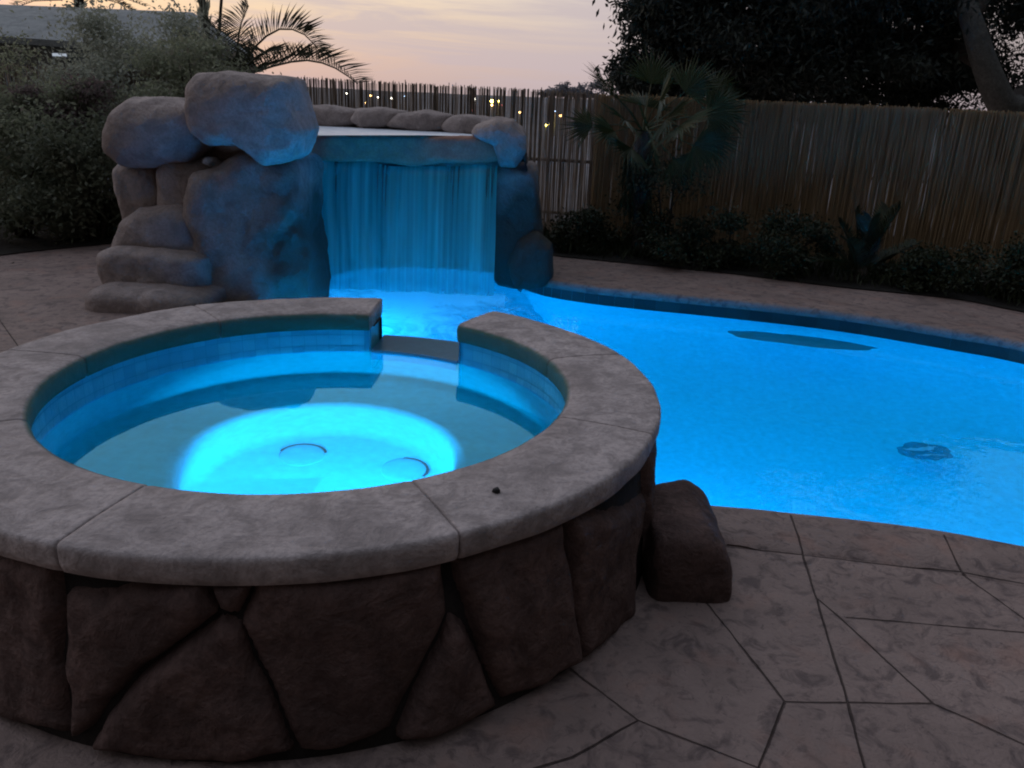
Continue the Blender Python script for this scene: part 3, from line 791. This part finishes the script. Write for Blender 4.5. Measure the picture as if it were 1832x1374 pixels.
# falling water: a rippled sheet from the lip to the pool
mb = MB(); nu, nv = 160, 30
for j in range(nv+1):
    v = j/nv
    for i in range(nu+1):
        u = i/nu
        xt = aty(568+322*u, 285, 7.95).x
        x = xt + (0.03*math.sin(u*9)+0.02*noise.noise(Vector((u*12, v*2, 1))))*v
        top = 1.03 + 0.02*math.sin(u*7+1.2) + 0.02*noise.noise(Vector((u*6, 0, 9)))
        z = top*(1-v) + (WP-0.02)*v
        y = 8.02 - 0.22*math.sqrt(v)*(1+0.3*noise.noise(Vector((u*5, 3, 0)))) + 0.025*noise.noise(Vector((u*26, v*1.5, 0))) + (0.04*noise.noise(Vector((u*9, v*2, 7))))
        mb.v.append((x, y, z))
for j in range(nv):
    for i in range(nu): mb.f.append((j*(nu+1)+i, j*(nu+1)+i+1, (j+1)*(nu+1)+i+1, (j+1)*(nu+1)+i))
tag(mb.build('waterfall', 'falling_water', smooth=True), 'sheet of falling water lit blue from the pool below', 'waterfall')

# ------------------------------------------------------------------ fences
def reed_fence(path, tops, label, dens, mat, layers=1, name='reed_fence'):
    """path: ground points, tops: heights at those points"""
    L = [0]; 
    for i in range(1, len(path)): L.append(L[-1] + (Vector(path[i])-Vector(path[i-1])).length)
    def at(s_):
        for i in range(1, len(L)):
            if s_ <= L[i] or i == len(L)-1:
                u = (s_-L[i-1])/(L[i]-L[i-1]); a, b = Vector(path[i-1]), Vector(path[i])
                return a+(b-a)*u, tops[i-1]+(tops[i]-tops[i-1])*u, (b-a).normalized()
    f = thing(name, label, 'fence', (path[0][0], path[0][1], 0), 'reed fences around the yard')
    mb = MB(); s_ = 0; ly = 0
    while s_ < L[-1]:
        p, h, d = at(s_); n_ = Vector((-d.y, d.x))
        w = R(0.006, 0.012); off = R(-0.012, 0.012) + 0.024*ly; lean = R(-0.05, 0.05); hh = h + R(-0.025, 0.015) + (R(0.01, 0.04) if random.random() < 0.03 else 0)
        a = p - d*w/2 + n_*off; b = p + d*w/2 + n_*off; c_ = p + n_*(off-w*0.8)
        a2, b2, c2 = a+d*lean, b+d*lean, c_+d*lean
        mb.add([(a.x, a.y, -0.1), (b.x, b.y, -0.1), (c_.x, c_.y, -0.1), (a2.x, a2.y, hh), (b2.x, b2.y, hh), (c2.x, c2.y, hh)], [(0, 2, 5, 3), (2, 1, 4, 5), (3, 5, 4)])
        s_ += w*dens*R(0.7, 1.3)
        if s_ >= L[-1] and ly < layers-1: ly += 1; s_ = 0
    mb.build('reed_panel', mat, f)
    for z in (0.3, 0.95) if layers == 1 else (0.3, 0.95, 1.55):
        mb = MB()
        for i in range(len(path)-1):
            a, b = Vector(path[i]), Vector(path[i+1]); d = (b-a).normalized(); n_ = Vector((-d.y, d.x))*0.075
            mb.tube([(a.x+n_.x, a.y+n_.y, z), (b.x+n_.x, b.y+n_.y, z)], 0.02, 6)
        mb.build('rail', 'timber', f)
    s_ = 0.1
    while s_ < L[-1]:
        p, h, d = at(s_); n_ = Vector((-d.y, d.x))*0.13
        mb = MB(); mb.tube([(p.x+n_.x, p.y+n_.y, -0.2), (p.x+n_.x, p.y+n_.y, h-0.12)], 0.04, 8); mb.build('post', 'timber', f, smooth=True)
        s_ += 2.1
    return f
def topz(px, py, x, y): return aty(px, py, y).z
fp = [(-7.5, 11.6), (-2.6, 11.2), (0.9, 10.4)]
reed_fence(fp, [topz(100, 118, 0, 11.6), topz(560, 140, 0, 11.2), topz(1090, 168, 0, 10.4)], 'weathered reed fence behind the waterfall with city lights showing through', 0.7, 'reed_pale')
fp2 = [(0.9, 10.38), (4.6, 9.45), (8.4, 8.2)]
reed_fence(fp2, [topz(1090, 170, 0, 10.38), topz(1560, 190, 0, 9.45), topz(1900, 208, 0, 8.2)], 'dense brown reed fence along the right side behind the planting', 0.75, 'reed', 3)

# ------------------------------------------------------------------ foliage helpers
def leaf(mb, p, L, W, d=None, bend=0.2):
    if d is None: d = Vector((R(-1, 1), R(-1, 1), R(-1, 0.8)))
    d = d.normalized(); sd = d.cross(Vector((R(-1, 1), R(-1, 1), R(-1, 1)))).normalized()
    nn = d.cross(sd); m_ = p + d*L*0.5 + nn*bend*L*0.2
    mb.add([p, m_ - sd*W/2, p + d*L, m_ + sd*W/2], [(0, 1, 2, 3)])
def crown(mb, ctr, rad, n, L, W, clumps=14, droop=0.0, seed=0, hollow=0.45, floor=None):
    """leaf clumps spread through an ellipsoid, more of them near its skin"""
    rs = random.Random(seed); cl = []
    for _ in range(clumps):
        while True:
            v = Vector((rs.uniform(-1, 1), rs.uniform(-1, 1), rs.uniform(-1, 1)))
            if hollow < v.length <= 1: break
        cl.append((v, rs.uniform(0.22, 0.5)))
    for _ in range(n):
        v, r = cl[rs.randrange(clumps)]
        q = v + Vector((rs.gauss(0, 1), rs.gauss(0, 1), rs.gauss(0, 0.8)))*r*0.55
        p = Vector((ctr[0]+q.x*rad[0], ctr[1]+q.y*rad[1], ctr[2]+q.z*rad[2]))
        if floor is not None and p.z < floor: continue
        d = Vector((rs.uniform(-1, 1), rs.uniform(-1, 1), rs.uniform(-1, 0.9)-droop))
        leaf(mb, p, L*rs.uniform(0.6, 1.3), W*rs.uniform(0.6, 1.3), d)
    return [(Vector((ctr[0]+v.x*rad[0]*0.8, ctr[1]+v.y*rad[1]*0.8, ctr[2]+v.z*rad[2]*0.8))) for v, r in cl]
def shrub(label, ctr, rad, n, L, W, mat, seed, group=None, base=0.0, clumps=16):
    t = thing('shrub', label, 'shrub', (ctr[0], ctr[1], base), group)
    mb = MB(); cl = crown(mb, ctr, rad, n, L, W, clumps, 0, seed, 0.3, base)
    mb.build('foliage', mat, t)
    mb = MB()
    for q in cl[:9]:
        a = Vector((ctr[0]+R(-.08, .08), ctr[1]+R(-.08, .08), base-0.05)); mid = a.lerp(q, 0.5) + Vector((R(-.1, .1), R(-.1, .1), 0.05))
        mb.tube([a, mid, q], [0.02, 0.014, 0.005], 5)
    mb.build('stem', 'bark', t, smooth=True)
    return t
def S(label, px, py, y, wpx, hpx, dy, n, L, W, mat, seed, base=0.0, group=None, clumps=16):
    n = int(n*2.8); L *= 0.55; W *= 0.6
    p = aty(px, py, y); k = y/F*1.02
    shrub(label, (p.x, y, p.z), (wpx*k, dy, hpx*k), n, L, W, mat, seed, group, base, clumps)

GL = 'shrubs filling the left bank'
S('tall grey-green shrub rising in front of the house roof', 250, 130, 11.2, 130, 110, 1.0, 5200, 0.12, 0.05, 'leaf_grey', 1, 0, GL, 26)
S('olive shrub on the far left beneath the pale blue house wall', 30, 205, 10.2, 130, 110, 0.9, 4200, 0.12, 0.05, 'leaf_olive', 2, 0, GL, 22)
S('shrub with reddish leaves in the middle of the left bank', 105, 180, 9.6, 70, 50, 0.5, 1500, 0.10, 0.045, 'leaf_red', 3, 0, GL, 14)
S('sloping green shrub just left of the tall block-like boulder', 350, 165, 10.2, 95, 80, 0.8, 3600, 0.11, 0.05, 'leaf_olive', 4, 0, GL, 20)
S('dark shrub low at the left edge of the deck', 25, 340, 8.9, 120, 110, 0.7, 3600, 0.12, 0.05, 'leaf_mid', 5, 0, GL, 20)
S('dark shrub pressed against the left side of the stacked boulders', 160, 320, 9.0, 80, 120, 0.6, 3200, 0.11, 0.05, 'leaf_mid', 6, 0, GL, 20)
S('olive shrub above the dark ones on the left bank', 130, 250, 9.7, 110, 80, 0.7, 3600, 0.12, 0.05, 'leaf_olive', 7, 0, GL, 20)
S('small dark plant on the deck at the left picture edge', 3, 482, 7.6, 26, 14, 0.15, 300, 0.07, 0.03, 'leaf_dark', 8, 0, None, 8)

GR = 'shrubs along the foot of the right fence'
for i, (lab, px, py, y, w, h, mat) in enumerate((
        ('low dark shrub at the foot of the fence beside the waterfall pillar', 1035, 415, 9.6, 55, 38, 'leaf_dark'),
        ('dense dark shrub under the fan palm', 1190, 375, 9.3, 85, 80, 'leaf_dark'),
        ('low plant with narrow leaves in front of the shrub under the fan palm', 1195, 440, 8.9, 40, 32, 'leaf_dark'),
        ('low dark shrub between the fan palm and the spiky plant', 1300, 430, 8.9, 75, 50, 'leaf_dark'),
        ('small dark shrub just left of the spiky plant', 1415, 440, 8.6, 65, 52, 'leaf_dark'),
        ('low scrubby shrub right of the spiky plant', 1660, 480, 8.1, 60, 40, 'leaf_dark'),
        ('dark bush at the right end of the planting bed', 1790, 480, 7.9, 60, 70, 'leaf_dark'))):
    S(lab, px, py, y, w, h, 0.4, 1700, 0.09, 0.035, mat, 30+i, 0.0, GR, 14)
# ground cover
mb = MB()
for _ in range(5200):
    u = random.random(); i = int(u*(len(bed_edge)-1)); p = bed_edge[i]
    q = Vector((p.x + R(0.05, 0.9), p.y + R(0.05, 1.2), 0.012))
    leaf(mb, q, R(0.06, 0.2), R(0.012, 0.03), Vector((R(-.6, .6), R(-.6, .6), 1)))
mb.build('ground_cover', 'leaf_dark', kind='stuff')

# feather-leaved fronds
def frond(mb, pts, L0, n=46, up=Vector((0, 0, 1)), spread=1.0, w=0.014, sweep=0.5, hang=0.0):
    ps = spline(pts, 8); N = len(ps)-1
    mb.tube(ps[::4] + [ps[-1]], [0.018*(1-0.8*i/(len(ps[::4]))) for i in range(len(ps[::4])+1)], 5)
    for k in range(n):
        u = 0.08 + 0.92*k/n; i = min(N-1, int(u*N)); p = ps[i].lerp(ps[i+1], u*N-i); d = (ps[i+1]-ps[i]).normalized()
        L = L0*(0.35 + 0.65*math.sin(PI*min(1, u*0.86+0.1))**0.7)*R(0.85, 1.1)
        sd = d.cross(up).normalized(); u2 = sd.cross(d)
        for sg in (-1, 1):
            dd = (sd*sg*spread + d*sweep + u2*0.55 - Vector((0, 0, hang)) + Vector((R(-.1, .1), R(-.1, .1), R(-.1, .1)))).normalized()
            wv = dd.cross(u2).normalized()*w/2 + Vector((0, 0, R(-.002, .002)))
            m_ = p + dd*L*0.45; e = p + dd*L + Vector((0, 0, -0.10*L))
            mb.add([p-wv*0.5, p+wv*0.5, m_+wv, e, m_-wv], [(0, 1, 2, 3, 4)])
def feather_palm(label, y, fronds, trunk_px, L0, ctr):
    base = aty(*trunk_px, y); t = thing('palm_tree', label, 'palm tree', (base.x, y, -0.5), 'feather palms beyond the left boulders')
    c0 = aty(*ctr, y)
    mb = MB(); pts = [Vector((base.x, y, -0.5)).lerp(c0, k/8) for k in range(9)]
    mb.tube(pts, [0.13 + 0.012*(k % 2) for k in range(9)], 10); mb.build('trunk', 'bark', t, smooth=True)
    for fr in fronds:
        mb = MB(); pp = [aty(px, py, y+dy) for px, py, dy in fr[0]]
        frond(mb, [c0] + pp, fr[1]*L0, fr[2], w=0.016*y/11, sweep=fr[3] if len(fr) > 3 else 0.5)
        mb.build('frond', 'frond', t)
feather_palm('feather palm with a long arching frond behind the tall boulder', 11.0, [
    ([(455,85,0.1), (500,52,0.2), (545,62,0.3), (578,100,0.35)], 1.0, 52, 0.35),
    ([(490,118,-0.2), (550,108,-0.3), (600,122,-0.4), (640,150,-0.5)], 0.85, 46, 0.35),
    ([(425,80,0.2), (432,40,0.3), (445,10,0.35)], 0.7, 34),
    ([(470,120,0.4), (520,100,0.6), (560,92,0.8)], 0.7, 34),
    ([(405,100,0), (395,70,0.1), (380,40,0.2)], 0.6, 30),
    ([(450,110,-0.5), (470,95,-0.9), (485,100,-1.3)], 0.6, 26),
    ([(400,130,0.2), (360,118,0.4), (320,125,0.5)], 0.7, 30)], (425, 250), 0.62, (425, 140))
feather_palm('feather palm whose crown shows above the house roof at the left', 25.0, [
    ([(110,0,0), (60,2,0.3), (10,22,0.5)], 0.7, 36), ([(170,-5,0), (210,5,0.3), (245,25,0.4)], 0.7, 36),
    ([(150,-20,-.3), (190,-15,0.3), (262,12,0.3)], 0.7, 36), ([(100,-30,-.3), (50,-25,0.3), (-20,0,0.3)], 0.8, 36),
    ([(140,-60,0.3), (150,-110,0.3), (170,-150,0.5)], 0.8, 30), ([(120,-50,0.3), (90,-90,0.3), (40,-110,0.5)], 0.8, 30)], (140, 120), 0.6, (140, -15))
# two bare stalks
for lab, x0, y0, x1, y1, w in (('slim bare pole with a leafy tuft behind the left boulders', 372, 115, 361, -40, 0.035), ('thin bare pole leaning right of the tufted one', 388, 110, 399, -40, 0.022)):
    a = aty(x0, y0, 13); b = aty(x1, y1, 13); a0 = a - (b-a).normalized()*0.0; 
    t = thing('pole', lab, 'pole', (a.x, 13, -1))
    mb = MB(); mb.tube([(a.x, 13, -1.2), a, b], w, 8); mb.build('shaft', 'bark', t, smooth=True)
    if w > 0.03:
        mb = MB(); m_ = aty(366, 45, 13)
        for _ in range(70):
            q = m_ + Vector((R(-.06, .06), R(-.06, .06), R(-.4, .25))); leaf(mb, q, R(0.2, 0.4), 0.05, Vector((R(-.3, .3), R(-.3, .3), 1)))
        mb.build('foliage', 'leaf_grey', t)

# ------------------------------------------------------------------ fan palm at the fence
fy = 9.35
t = thing('fan_palm', 'fan palm with stiff pleated leaves in front of the fence', 'palm tree', (aty(1148, 440, fy).x, fy, 0))
c0 = aty(1150, 235, fy)
mb = MB(); b0 = Vector((t.location.x, fy, -0.05)); mb.tube([b0.lerp(c0, k/10) for k in range(11)], [0.10 + 0.014*(k % 2) - 0.002*k for k in range(11)], 10)
mb.build('trunk', 'bark', t, smooth=True)
def fan(p0, p1, rad, nb, arc, face, w, mat='fan_leaf'):
    mb = MB(); d = (p1-p0).normalized(); mb.tube([p0, p0.lerp(p1, 0.5)+Vector((0, 0, 0.04)), p1], [0.010, 0.007, 0.005], 5)
    sd = d.cross(face).normalized(); 
    for k in range(nb):
        a = (k/(nb-1)-0.5)*arc; dd = d*math.cos(a) + sd*math.sin(a); wv = (d*-math.sin(a) + sd*math.cos(a))
        nrm = dd.cross(wv); L = rad*(0.75+0.25*math.cos(a*0.8))*R(0.9, 1.08)
        bl = L*math.tan(arc/nb/2)*0.5
        m_ = p1 + dd*L*0.5; e = p1 + dd*L + Vector((R(-.03, .03), R(-.03, .03), -0.12*L*R(0.3, 1.4)))
        for s_ in (-1, 1):
            mb.add([p1, m_ + wv*s_*bl*w + nrm*0.012, e, m_], [(0, 1, 2, 3)] if s_ < 0 else [(0, 3, 2, 1)])
    return mb
for (px, py, dy, rad, nb, arc) in ((1108,180,-.1,0.52,12,0.55),(1165,150,.2,0.55,24,2.6),(1225,165,0,0.55,26,2.8),(1265,205,-.2,0.5,26,2.9),(1240,260,-.4,0.5,26,3.0),(1190,215,-.5,0.55,28,3.2),(1100,235,-.3,0.45,24,2.8),(1060,225,.1,0.42,22,2.4),(1130,265,-.5,0.42,24,2.8),(1280,160,.4,0.45,24,2.6),(1205,285,-.3,0.45,22,2.6),(1155,190,.5,0.5,24,2.8),(1160,235,-.75,0.5,26,3.2),(1215,225,-.8,0.52,28,3.2),(1260,250,-.2,0.5,26,3.0),(1285,200,.2,0.48,26,2.9),(1180,180,-.4,0.5,26,3.0),(1088,158,.1,0.45,10,0.4),(1120,215,-.6,0.42,24,3.0)):
    p1 = aty(px, py, fy+dy); face = Vector((R(-.5, .5), -1, R(0.1, 0.9)))
    fan(c0, p1, rad*0.88, nb, arc, face, 1.0).build('palm_leaf', 'fan_leaf', t)
mb = MB()
for _ in range(160):
    q = c0 + Vector((R(-.16, .16), R(-.16, .16), R(-.75, -.1))); leaf(mb, q, R(.2, .45), .03, Vector((R(-.3, .3), R(-.3, .3), -1)))
mb.build('dead_skirt', 'leaf_dark', t)

# spiky plant in the bed
sy = 8.35; b0 = aty(1535, 500, sy); b0.z = 0.0
t = thing('spiky_plant', 'spiky dark plant with raised arching fronds standing against the fence', 'plant', tuple(b0))
for px, py, k in ((1500,395,.3),(1530,375,.32),(1560,390,.34),(1590,372,.36),(1612,370,.36),(1640,435,.3),(1470,440,.3),(1575,420,.3),(1515,430,.3),(1600,455,.28),(1450,470,.25)):
    e = aty(px, py, sy + R(-.25, .25)); mb = MB(); m_ = b0.lerp(e, 0.55) + Vector((0, 0, 0.08 + (e.x-b0.x)*(-0.05)))
    frond(mb, [b0 + Vector((R(-.06, .06), 0, 0.02)), m_, e], k*0.62, 30, w=0.02, sweep=0.9)
    mb.build('frond', 'leaf_dark', t)
mb = MB(); mb.tube([b0 + Vector((0, 0, -.05)), b0 + Vector((0, 0, .12)), b0 + Vector((0, 0, .2))], [.1, .09, .04], 10); mb.build('stem', 'bark', t, smooth=True)

# ------------------------------------------------------------------ big tree beyond the right fence
ty = 13.0
tb = aty(1850, 260, ty)
t = thing('tree', 'huge dark tree spreading over the right fence', 'tree', (tb.x+0.3, ty, -0.9))
mb = MB()
tr = [Vector((tb.x+0.45, ty-1.3, -0.9)), aty(1838, 235, ty-1.5), aty(1795, 190, ty-1.6), aty(1762, 115, ty-1.5), aty(1735, 30, ty-1.2), aty(1700, -60, ty), aty(1640, -160, ty)]
mb.tube(spline(tr, 4), [0.23 - 0.006*k for k in range(25)], 12)
mb.build('trunk', 'bark_pale', t, smooth=True)
mb = MB(); br = []
for (a, pts) in ((tr[3], [(1690,80,-.3),(1600,60,-.6),(1480,70,-.8)]), (tr[4], [(1800,-40,.3),(1860,-60,.5)]), (tr[5], [(1560,-70,-.5),(1400,-60,-.9),(1250,-20,-1)]), (tr[2], [(1850,150,.4),(1900,120,.5)]), (tr[4], [(1650,10,.6),(1540,-10,1.2),(1420,10,1.6)])):
    pp = [a] + [aty(px, py, ty+dy) for px, py, dy in pts]; mb.tube(spline(pp, 4), [0.12*(1-0.8*i/(len(pp)*4)) for i in range((len(pp)-1)*4+1)], 7)
mb.build('limb', 'bark', t, smooth=True)
mb = MB(); k = ty/F
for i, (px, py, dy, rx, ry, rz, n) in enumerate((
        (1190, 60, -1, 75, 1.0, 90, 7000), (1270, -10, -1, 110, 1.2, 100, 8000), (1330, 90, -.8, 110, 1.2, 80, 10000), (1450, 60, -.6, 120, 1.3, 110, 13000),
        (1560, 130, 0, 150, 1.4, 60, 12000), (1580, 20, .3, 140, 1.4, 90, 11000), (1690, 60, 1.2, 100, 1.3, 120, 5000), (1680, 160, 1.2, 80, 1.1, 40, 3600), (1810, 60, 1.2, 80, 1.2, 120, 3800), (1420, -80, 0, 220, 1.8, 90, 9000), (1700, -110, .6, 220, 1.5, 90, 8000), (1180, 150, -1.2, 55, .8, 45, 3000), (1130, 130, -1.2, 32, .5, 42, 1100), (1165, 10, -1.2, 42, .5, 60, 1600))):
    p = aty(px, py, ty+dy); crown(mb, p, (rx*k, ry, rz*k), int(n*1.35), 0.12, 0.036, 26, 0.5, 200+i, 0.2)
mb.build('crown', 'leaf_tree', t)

# ------------------------------------------------------------------ neighbour's house
hy = 17.5
h = thing('house', 'neighbouring house with a grey hip roof and pale bluish wall', 'house', (aty(150, 100, hy).x, hy+2, -1))
rl, rr = aty(-300, 0, hy+2.6), aty(345, 22, hy+2.6); rz = aty(250, 18, hy+2.6).z
e0, e1 = aty(-380, 60, hy), aty(440, 108, hy); ez = aty(200, 62, hy).z
er = aty(455, 112, hy).x
mb = MB()
v = [(rl.x, hy+2.6, rz), (rr.x, hy+2.6, rz), (e0.x, hy, ez), (er, hy, ez-0.25), (er*(hy+5.2)/hy, hy+5.2, ez-0.25), (e0.x, hy+5.2, ez)]
mb.add(v, [(2, 3, 1, 0), (3, 4, 1), (4, 5, 0, 1)])
th_ = 0.12
mb.add([(a, b, c_-th_) for a, b, c_ in v], [(2, 3, 1, 0), (3, 4, 1), (4, 5, 0, 1)])
mb.add([v[2], v[3], (v[3][0], v[3][1], v[3][2]-th_), (v[2][0], v[2][1], v[2][2]-th_), v[4], (v[4][0], v[4][1], v[4][2]-th_)], [(0, 1, 2, 3), (1, 4, 5, 2)])
mb.build('roof', 'roof_tile', h)
mb = MB(); mb.box(e0.x+0.5, er-0.5, hy+0.5, hy+1.6, -1.2, ez-0.2); mb.build('wall', 'house_wall', h)
p = aty(60, 84, hy+0.48)
mb = MB(); mb.box(p.x-0.8, p.x+0.7, hy+0.45, hy+0.495, p.z-0.35, p.z+0.2); w = mb.build('window', 'steel', h)
p = aty(107, 98, hy+0.3)
mb = MB(); mb.box(p.x-0.16, p.x+0.16, hy+0.3, hy+0.48, p.z-0.05, p.z+0.04); lf = mb.build('wall_lamp', 'steel', h)
mb = MB(); mb.box(p.x-0.14, p.x+0.14, hy+0.27, hy+0.297, p.z-0.03, p.z+0.025); emis('glow_dim', (0.75, 0.85, 1), 0.5); mb.build('lamp_glass', 'glow_dim', lf)

# ------------------------------------------------------------------ distant trees and lights
GD = 'trees on the far skyline'
for i, (px, py, w, hh, lab) in enumerate(((985,166,20,7,'low pale tree on the skyline, leftmost of the distant row'), (1012,164,24,10,'rounded distant tree on the skyline between two lower ones'), (1058,162,22,14,'distant tree on the skyline nearest to the fan palm'), (1035,167,20,7,'low distant tree on the skyline in the dip of the row'))):
    y = 62; p = aty(px, py, y); k_ = y/F
    t = thing('distant_tree', lab, 'tree', (p.x, y, p.z-2.0), GD)
    mb = MB(); crown(mb, p, (w*k_, 0.6, hh*k_), 700, 0.22, 0.14, 14, 0, 300+i, 0.1); mb.build('crown', 'leaf_haze', t)
    mb = MB(); mb.tube([(p.x, y, p.z-2.0), p], [0.12, 0.08], 6); mb.build('trunk', 'bark', t)
p = aty(1016, 147, 62); t = thing('distant_palm', 'tiny distant palm sticking up on the skyline', 'palm tree', (p.x, 62, p.z-2))
mb = MB(); mb.tube([(p.x, 62, p.z-2), p], [0.06, 0.05], 6); mb.build('trunk', 'bark', t)
mb = MB(); crown(mb, p, (0.16, 0.16, 0.14), 60, 0.2, 0.06, 6, 0.4, 9, 0.1); mb.build('crown', 'leaf_haze', t)
lights = [(621,167,'white',.10,'faint white light seen through the fence under the palm frond, leftmost of all'), (663,171,'orange',.09,'orange light seen through the fence, second from the left'), (676,174,'white',.05,'dim white light just right of the second orange one'),
    (654,184,'orange',.06,'small warm light low down, just above the left rim rocks'), (701,176,'white',.09,'clear white light above the middle rim rock'), (724,172,'blue',.06,'dim bluish light right of the clear white one'), (703,187,'red',.05,'faint reddish light below the clear white one'), (716,185,'orange',.05,'faint warm light low behind the middle rim rock'),
    (850,177,'white',.10,'crisp white light just left of the bright yellow cluster'), (880,181,'yellow',.17,'largest and brightest yellow light in the middle of the fence'), (892,181,'yellow',.09,'small yellow light touching the right of the brightest one'), (880,188,'orange',.09,'orange glow right under the brightest yellow light'), (897,188,'red',.08,'red light at the lower right of the yellow cluster'),
    (845,197,'red',.06,'dim red light low left of the yellow cluster'), (930,201,'orange',.10,'lone orange light between the yellow cluster and the fan palm'), (993,199,'blue',.06,'small bluish light above the pair near the fan palm'), (1003,207,'orange',.13,'wide warm light near the fan palm'), (977,224,'yellow',.11,'left light of the bright pair low by the fan palm'), (984,223,'yellow',.11,'right light of the bright pair low by the fan palm'), (1025,228,'yellow',.08,'single yellow light lowest beside the fan palm leaves'), (1036,209,'white',.05,'tiny white light among the left fan palm leaf tips')]
for px, py, cc, r, lab in lights:
    y = 43.0; p = aty(px, py, y)
    t = thing('distant_light', lab, 'light', (p.x, y, p.z-1.2), 'city lights across the valley')
    r *= 0.55; mb = rock_mesh(p, r, r, r*0.8, 1, 2, 0.0); mb.build('lamp', 'glow_'+cc, t)
    mb = MB(); mb.tube([(p.x, y+0.1, p.z-1.2), (p.x, y+0.1, p.z)], 0.04, 6); mb.build('post', 'steel', t)

# ------------------------------------------------------------------ dusk sky and light
w = bpy.data.worlds.new('World'); scn.world = w
t = NT(w)
t.t.nodes.clear()
tc = t.n('ShaderNodeTexCoord').outputs['Generated']
sep = t.n('ShaderNodeSeparateXYZ', {0: tc}); z = sep.outputs[2]
sky = t.n('ShaderNodeTexSky', sky_type='NISHITA', sun_disc=False)
sky.sun_elevation = math.radians(1.0); sky.sun_rotation = math.radians(-38)
az = t.vmath('DOT_PRODUCT', t.vmath('NORMALIZE', t.vmath('MULTIPLY', tc, (1, 1, 0))), (-0.62, 0.785, 0))
base = t.ramp(z, [(0.0, (0.43, 0.335, 0.315)), (0.035, (0.54, 0.39, 0.32)), (0.075, (0.70, 0.52, 0.35)), (0.13, (0.80, 0.65, 0.45)), (0.30, (0.66, 0.66, 0.70)), (0.6, (0.54, 0.60, 0.72)), (1.0, (0.36, 0.43, 0.56))])
lil = t.ramp(z, [(0.0, (0.38, 0.33, 0.36)), (0.06, (0.43, 0.37, 0.39)), (0.13, (0.54, 0.48, 0.46)), (0.30, (0.58, 0.58, 0.64)), (0.6, (0.52, 0.57, 0.69)), (1.0, (0.36, 0.43, 0.56))])
f = t.ramp(az, [(0.70, 0.0), (0.99, 1.0)])
c_ = t.mix(f, lil, base)
cv = t.vmath('MULTIPLY', tc, (2.2, 2.2, 26))
cn = t.noise(cv, 1.5, 6, 0.6, 0.6)
cl = t.ramp(cn, [(0.43, 0.0), (0.58, 1.0)])
c_ = t.mix(t.math('MULTIPLY', cl, t.ramp(z, [(0.0, 0.9), (0.25, 0.5), (0.6, 0.2)])), c_, (0.42, 0.36, 0.39))
dim = t.ramp(t.math('MULTIPLY_ADD', az, 0.5), [(0.0, 0.03), (0.45, 0.10), (0.64, 0.5), (0.8, 1.0)]); 
for nd in t.t.nodes:
    if nd.type == 'MATH' and nd.operation == 'MULTIPLY_ADD' and nd.inputs[1].default_value == 0.5: nd.inputs[2].default_value = 0.5
up_ = t.ramp(z, [(0.62, 0.0), (1.0, 1.0)])
dim = t.mix(up_, dim, (0.9, 0.9, 0.9))
c_ = t.mix(1.0, c_, dim, 'MULTIPLY')
c_ = t.mix(t.ramp(z, [(0.49, 0.0), (0.5, 0.0)]), c_, c_)
tot = t.mix(1.0, c_, t.scale(sky, 0.02), 'ADD')
bg = t.n('ShaderNodeBackground', {0: tot, 1: 1.25})
t.n('ShaderNodeOutputWorld', {0: bg.outputs[0]})
sd = bpy.data.lights.new('sun', 'SUN'); sd.energy = 0.12; sd.angle = math.radians(25); sd.color = (1, 0.72, 0.5)
so = bpy.data.objects.new('sun', sd); col.objects.link(so)
so.rotation_euler = Vector((0.61, -0.77, -0.17)).to_track_quat('-Z', 'Y').to_euler()
